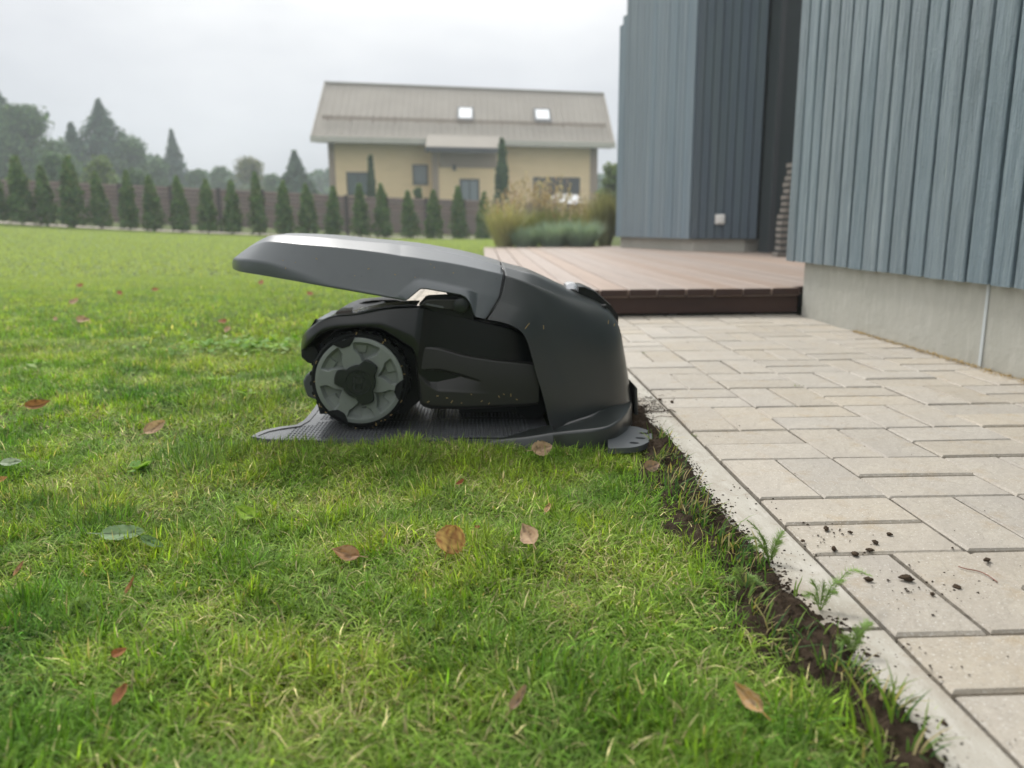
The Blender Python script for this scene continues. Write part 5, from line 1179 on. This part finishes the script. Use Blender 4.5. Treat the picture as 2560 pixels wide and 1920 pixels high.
# ------------------------------------------------------------------ fallen leaves and broad weeds
def leafmesh(name, L_, W_, curl, fold, col1, col2, seed, tooth=.03, tip=1.0, m_=None):
    rg = np.random.default_rng(seed); n, k = 22, 11; V = []; c = []; F = []
    for i in range(n+1):
        t = i/n; wv = math.sqrt(max(0, 1-(2*t-1)**2)) if tip < .5 else math.sin(math.pi*t**(.80))**(.65 if tip < 1.2 else 1.0)*(1-.45*t*tip*.4); edge = 1+tooth*((-1)**i)+.16*(rg.random()-.5)
        for j in range(-k//2+1, k//2+1):
            s = j/(k//2); y = s*W_/2*wv*(edge if abs(j) == k//2 else 1); x = (t-.5)*L_; z = curl*L_*((t-.5)*2)**2+fold*abs(y)+.02*L_*(float(vn(t*4+seed, s*2, 3))-.5)+.12*W_*s*math.sin(t*5+seed)*.4
            vein = abs(s) < .1; q = float(np.clip(fbm(t*9+seed, s*5+seed, 9, 3)*2.2-.6, 0, 1)); bl_ = 1-.6*float(np.clip(fbm(t*7+seed*3, s*4, 19, 2)*5-2.9, 0, 1)); V.append((x, y, z)); c.append((np.array(col1)*(1-q)+np.array(col2)*q)*(.72 if vein else 1)*bl_)
    m = k
    for i in range(n):
        for j in range(k-1): F.append((i*m+j, i*m+j+1, (i+1)*m+j+1, (i+1)*m+j))
    q = len(V)
    for (x, w_) in ((-.5, .02), (-.78, .012)): V += [(x*L_, -w_*L_, curl*L_+(.0 if x > -.6 else .06*L_)), (x*L_, w_*L_, curl*L_+(.0 if x > -.6 else .06*L_))]; c += [np.array(col2)*.8]*2
    F.append((q, q+1, q+3, q+2))
    me = fastmesh(name, np.array(V), np.array(F), m_ or M['leafgreen'], np.array(c), True); return me
def put_leaf(label, x, y, lpx, wpx, az, tilt, roll, curl, fold, c1, c2, seed, z=None, name='fallen_leaf', cat='leaf', group='fallen leaves on the lawn', tooth=.03, tip=1.0):
    p = atz(x, y, 0); zz = float(gh(p[0], p[1]))+.021 if z is None else z; p = atz(x, y, zz); s = np.linalg.norm(p-CAM)/FPX
    o = link(name, leafmesh(name, lpx*s, wpx*s, curl, fold, c1, c2, seed, tooth, tip), None, tuple(p)); o.rotation_mode = 'ZYX'; o.rotation_euler = (.35+abs(roll)*.8, tilt*.6, az); o.location.z += .2*wpx*s+.005; return tag(o, label, cat, group)
BR = (.34, .17, .07); OR_ = (.46, .26, .09); PK = (.40, .25, .16); PL = (.52, .37, .24); RD = (.33, .11, .05); GR = (.26, .20, .16)
put_leaf('large round orange brown leaf with dark blotches, centre foreground', 1126, 1374, 76, 74, 1.3, .45, .55, .12, .05, (.58, .38, .13), (.30, .13, .06), 1, tip=.3, tooth=.06)
put_leaf('pale tan pointed leaf right of the round orange brown one', 1322, 1358, 76, 54, 1.9, -.5, .2, .12, .3, PL, PK, 2, tip=1.4)
put_leaf('folded rust leaf left of the round orange brown one', 864, 1402, 72, 46, 2.9, .25, .35, .10, .35, BR, PK, 3, tip=1.4)
put_leaf('pinkish tan leaf on the lawn left of the station plate', 389, 1083, 52, 34, .75, .2, .5, .1, .4, PL, PK, 4)
put_leaf('tan leaf in the grass touching the station foot', 1354, 1138, 56, 44, .3, .3, .6, .12, .3, PK, PL, 5)
put_leaf('dull brown leaf on the soil right of the station', 1628, 1180, 44, 34, .4, .3, .5, .15, .4, GR, PK, 6)
put_leaf('narrow tan leaf standing in the grass, lower right foreground', 1872, 1768, 92, 42, 2.1, -.8, .3, .16, .7, PL, OR_, 7, tip=1.4)
put_leaf('curled greyish leaf sticking up at the bottom centre', 1302, 1765, 64, 28, .9, -.7, .3, .2, 1.0, GR, PK, 8)
put_leaf('small orange leaf bit above the pointed tan leaf', 1370, 1282, 32, 16, 1.1, -.4, .2, .1, .5, OR_, PL, 9)
put_leaf('tiny rust leaf bit right of the round leaf', 1193, 1328, 14, 10, .3, .3, .2, .1, .3, RD, BR, 10)
put_leaf('small dark red leaf above the round leaf', 1152, 1216, 24, 12, .6, -.4, .4, .2, .6, (.22, .05, .03), BR, 11)
put_leaf('brown leaf half buried at the left edge below the pink one', 98, 1026, 50, 26, .4, .3, .4, .2, .6, BR, (.2, .09, .04), 12)
put_leaf('rust leaf cut by the left picture edge', 4, 1211, 26, 18, .6, .3, .3, .1, .4, OR_, BR, 13)
put_leaf('dark orange leaf deep in the grass, lower left', 300, 1648, 32, 22, .6, .3, .3, .1, .4, RD, BR, 14)
put_leaf('small brown leaf standing in the lower left lawn', 330, 1478, 40, 18, 1.4, -.9, .3, .1, .6, (.22, .08, .04), BR, 15)
put_leaf('reddish folded leaf in the bottom left grass', 305, 1758, 48, 34, 1.2, -.5, .3, .1, .5, (.34, .13, .08), BR, 16)
put_leaf('pink brown upright leaf bit in the far left foreground', 52, 1436, 36, 18, 1.3, -.8, .3, .1, .5, PK, BR, 17)
for i, (l, x, y, s) in enumerate((('pale tan leaf on the middle distance lawn, left', 209, 808, 26), ('orange red leaf above the pale tan one at the left', 186, 760, 20), ('small dark red leaf left of the pale tan one', 139, 802, 12), ('bright rust leaf on the lawn left of the mower', 556, 810, 18), ('pale pink leaf just below the bright rust leaf', 568, 831, 18),
       ('tiny orange leaf far back on the lawn, left of centre', 300, 738, 14), ('tiny orange leaf right of the other far one', 390, 729, 14), ('orange red leaf under the lid tip on the lawn', 653, 711, 16), ('orange red leaf under the lid, right one', 774, 739, 16), ('faint rust leaf far back at the left', 199, 719, 14))):
    put_leaf(l, x, y, s*1.1, s*.85, i*1.1, .3, .35, .1, .3, *((PL, PK) if 'pale' in l else ((.38, .20, .11), RD)), 20+i, name='fallen_leaf')
LG = (.20, .36, .02); LG2 = (.10, .24, .02); BG = (.20, .31, .15); BG2 = (.28, .38, .22)
put_leaf('bright yellow green toothed dandelion leaf, left foreground', 614, 1298, 56, 38, 2.6, .3, .3, .1, .3, LG, (.30, .42, .06), 40, name='weed_leaf', group='broad weed leaves in the lawn', tooth=.16)
put_leaf('large dull blue green leaf lying in the left foreground', 310, 1352, 92, 44, 0.1, .1, .3, .06, .3, BG, BG2, 41, name='weed_leaf', group='broad weed leaves in the lawn', tooth=.05)
put_leaf('smaller curled blue green leaf right of the large dull one', 384, 1372, 58, 24, -.4, .2, .3, .15, .5, BG, (.1, .19, .06), 42, name='weed_leaf', group='broad weed leaves in the lawn')
put_leaf('pale silvery leaf at the left edge of the lawn', 30, 1168, 44, 22, .1, .1, .3, .05, .3, (.42, .48, .36), (.34, .42, .28), 43, name='weed_leaf', group='broad weed leaves in the lawn')
# patch of low broad leaves behind and left of the mower
n = 420; P = []; c = []; Vv = []; Ff = []; Cc = []; off = 0
for k in range(n):
    t = random.random(); x = random.gauss(640 if t > .45 else 520, 75 if t > .45 else 90); y = random.gauss(855, 12); 
    if x > 752: x = 752-random.uniform(0, 40)
    if k > 380: x, y = random.choice(((90, 905), (545, 940), (625, 973), (350, 1160))); x += random.gauss(0, 8); y += random.gauss(0, 3)
    p = atz(x, y, .004); L_ = random.uniform(.014, .032); me_az = random.uniform(0, 6.28); col = np.array(random.choice((LG, LG2, (.16, .30, .06), (.26, .36, .12)))); tl = random.uniform(-.2, .6)
    for q, (a, b, h) in enumerate(((0, 0, 0), (.35, -.32, .02), (.75, -.26, .05), (1, 0, .0), (.75, .26, .05), (.35, .32, .02))):
        Vv.append((p[0]+L_*(a*math.cos(me_az)-b*math.sin(me_az)), p[1]+L_*(a*math.sin(me_az)+b*math.cos(me_az)), float(gh(p[0], p[1]))+.018+L_*(h+a*tl)))
        Cc.append(col*random.uniform(.9, 1.1))
    Ff += [(off, off+1, off+2, off+3), (off, off+3, off+4, off+5)]; off += 6
tag(link('weed_patch', fastmesh('weed_patch', Vv, np.array(Ff), M['leafgreen'], np.array(Cc))), 'bright green low broad leaved weeds in the lawn left of the mower', 'weeds', kind='stuff')
# feathery yarrow at the kerb
def yarrow(label, x0, y0, sprigs, seed):
    b = atz(x0, y0, -.002); t = tag(empty('yarrow_plant', tuple(b)), label, 'weed', 'feathery yarrow along the kerb'); rg = random.Random(seed)
    for (tx, ty, dy) in sprigs:
        e = at(tx, ty, b[1]+dy); m_ = (b+e)/2+np.array([0, 0, .35*abs(e[0]-b[0])+.004]); P = [q[0] for q in densify([[b], [m_], [e]], 9)]; V = []; F = []; C2 = []
        for k in range(len(P)-1):
            d = P[k+1]-P[k]; d /= np.linalg.norm(d)+1e-9; s_ = np.cross(d, [0, 0, 1.0]); s_ /= np.linalg.norm(s_)+1e-9; u2 = np.cross(s_, d); q = len(V)
            w_ = .0005; V += [P[k]-u2*w_, P[k]+u2*w_, P[k+1]+u2*w_, P[k+1]-u2*w_]; F.append((q, q+1, q+2, q+3)); C2 += [(.12, .20, .05)]*4
            if k < 3: continue
            ll = .0085*math.sin(math.pi*min(.97, k/(len(P)-1)*.85+.08))+.0015
            for side in (-1, 1):
                for (f_, ang) in ((0, .9), (.45, 1.15)):
                    for sub in range(2):
                        a0 = P[k]+(P[k+1]-P[k])*f_; dr = d*math.cos(ang+sub*.3-.3)+s_*side*math.sin(ang+sub*.3-.3)+u2*rg.uniform(-.5, .6); l2 = ll*(1-.22*sub)*rg.uniform(.7, 1.3); q = len(V); w2 = .00032
                        V += [a0-u2*w2-d*w2, a0+u2*w2+d*w2, a0+dr*l2*.6+d*w2*1.3, a0+dr*l2, a0+dr*l2*.6-d*w2]; F.append((q, q+1, q+2, q+2)) ; F[-1] = (q, q+1, q+2, q+4); F.append((q+2, q+3, q+4, q+4)); F[-1] = (q+4, q+2, q+3, q+3); F.pop(); V.pop(); F[-1] = (q, q+1, q+2, q+3); C2 += [tuple(np.array((.24, .36, .12))*rg.uniform(.8, 1.3))]*4
        link('frond', fastmesh('frond', np.array(V), np.array(F), M['leafgreen'], np.array(C2)), t, None)
yarrow('yarrow sprigs with the longest tip reaching over the first paver', 2050, 1530, [(2180, 1440, .02), (2110, 1450, .01), (2060, 1455, .0), (2090, 1480, .005), (2030, 1450, .0), (2010, 1490, -.005)], 1)
yarrow('yarrow clump against the kerb middle, left of the soil clods', 1925, 1410, [(1958, 1327, .01), (1868, 1300, .01), (1950, 1350, .01), (1900, 1335, .0), (1860, 1345, .0), (1935, 1375, .0), (1885, 1370, -.005)], 2)
yarrow('low yarrow fronds by the kerb joint in the foreground', 2130, 1640, [(2175, 1555, .01), (2150, 1575, .005), (2110, 1590, .0), (2095, 1610, 0), (2145, 1600, 0)], 3)
yarrow('yarrow fronds at the lawn edge left of the bare soil', 1860, 1480, [(1840, 1420, .01), (1880, 1440, .005), (1820, 1450, 0), (1900, 1460, 0), (1935, 1500, 0), (1845, 1500, -.01)], 4)
yarrow('tiny yarrow sprout in the grass, left foreground', 205, 1530, [(215, 1500, .005), (190, 1505, .003), (225, 1515, .0), (180, 1520, 0)], 5)
V = []; F = []; C_ = []
for (x, y, n_, l_) in ((1733, 1086, 9, .010), (1990, 966, 12, .014), (2004, 962, 8, .012), (1610, 880, 10, .010), (1842, 928, 6, .007)):
    p = atz(x, y, 0); rt = np.stack([p[0]+RNG.normal(0, .006, n_), p[1]+RNG.normal(0, .002, n_), np.full(n_, -.004)], 1); v_, f_, c_ = blades(rt, RNG.uniform(.6, 1.2, n_)*l_, RNG.uniform(0, 6.28, n_), RNG.uniform(.5, 1.0, n_), np.full(n_, .0014), pick(n_, ((.12, .24, .03), (.2, .28, .06))), 2, .3); F.append(f_+sum(len(q) for q in V)); V.append(v_); C_.append(c_)
tag(link('joint_sprouts', fastmesh('joint_sprouts', np.concatenate(V), np.concatenate(F), M['grass'], np.concatenate(C_))), 'tiny green sprouts growing in the paving joints', 'weeds', kind='stuff')
# clippings stuck to the garage
V = []; F = []
FL = [(1318, 815, .781, 9, .9)]
for k in range(46):
    q = random.random()
    if q < .45: t_ = random.uniform(0, 6.28); r_ = random.uniform(112, 121); FL.append((898.6+r_*math.cos(t_), 953+r_*math.sin(t_), .8015, random.uniform(1.5, 4), random.uniform(0, 3)))
    elif q < .75: FL.append((random.uniform(1060, 1300), random.uniform(985, 1012), .798, random.uniform(1.5, 4), random.uniform(0, 3)))
    else: FL.append((random.uniform(620, 1180), random.uniform(640, 700), .790, random.uniform(1, 3), random.uniform(0, 3)))
for (x, y, Y, l, a) in FL+list(((1318, 815, .783, 9, .9), (1359, 818, .785, 5, 1.6), (1521, 805, .80, 5, 1.5), (1536, 812, .80, 4, 1.3))):
    p = at(x, y, Y-.002); s = l*1.5/FPX; d = np.array([math.cos(a), 0, math.sin(a)])*s; nrm = np.array([-math.sin(a), 0, math.cos(a)])*.0007; q = len(V); V += [p-d-nrm, p-d+nrm, p+d+nrm, p+d-nrm]; F.append((q, q+1, q+2, q+3))
tag(part('stuck_clipping', V, F, M['straw'], None, fix=False), 'tiny dry clippings stuck to the garage side', 'clippings', kind='stuff')

# ------------------------------------------------------------------ haze
hz = MB().box((-131, -61, -1.2), (101, 141, 17)); hm = bpy.data.materials.new('haze'); hm.use_nodes = True; t = hm.node_tree; t.nodes.clear()
ho = t.nodes.new('ShaderNodeOutputMaterial'); pv = t.nodes.new('ShaderNodeVolumePrincipled'); pv.inputs['Color'].default_value = (.80, .87, .93, 1); pv.inputs['Density'].default_value = .0030; pv.inputs['Anisotropy'].default_value = .2
t.links.new(pv.outputs[0], ho.inputs['Volume']); tag(hz.out('haze', hm), kind='stuff')
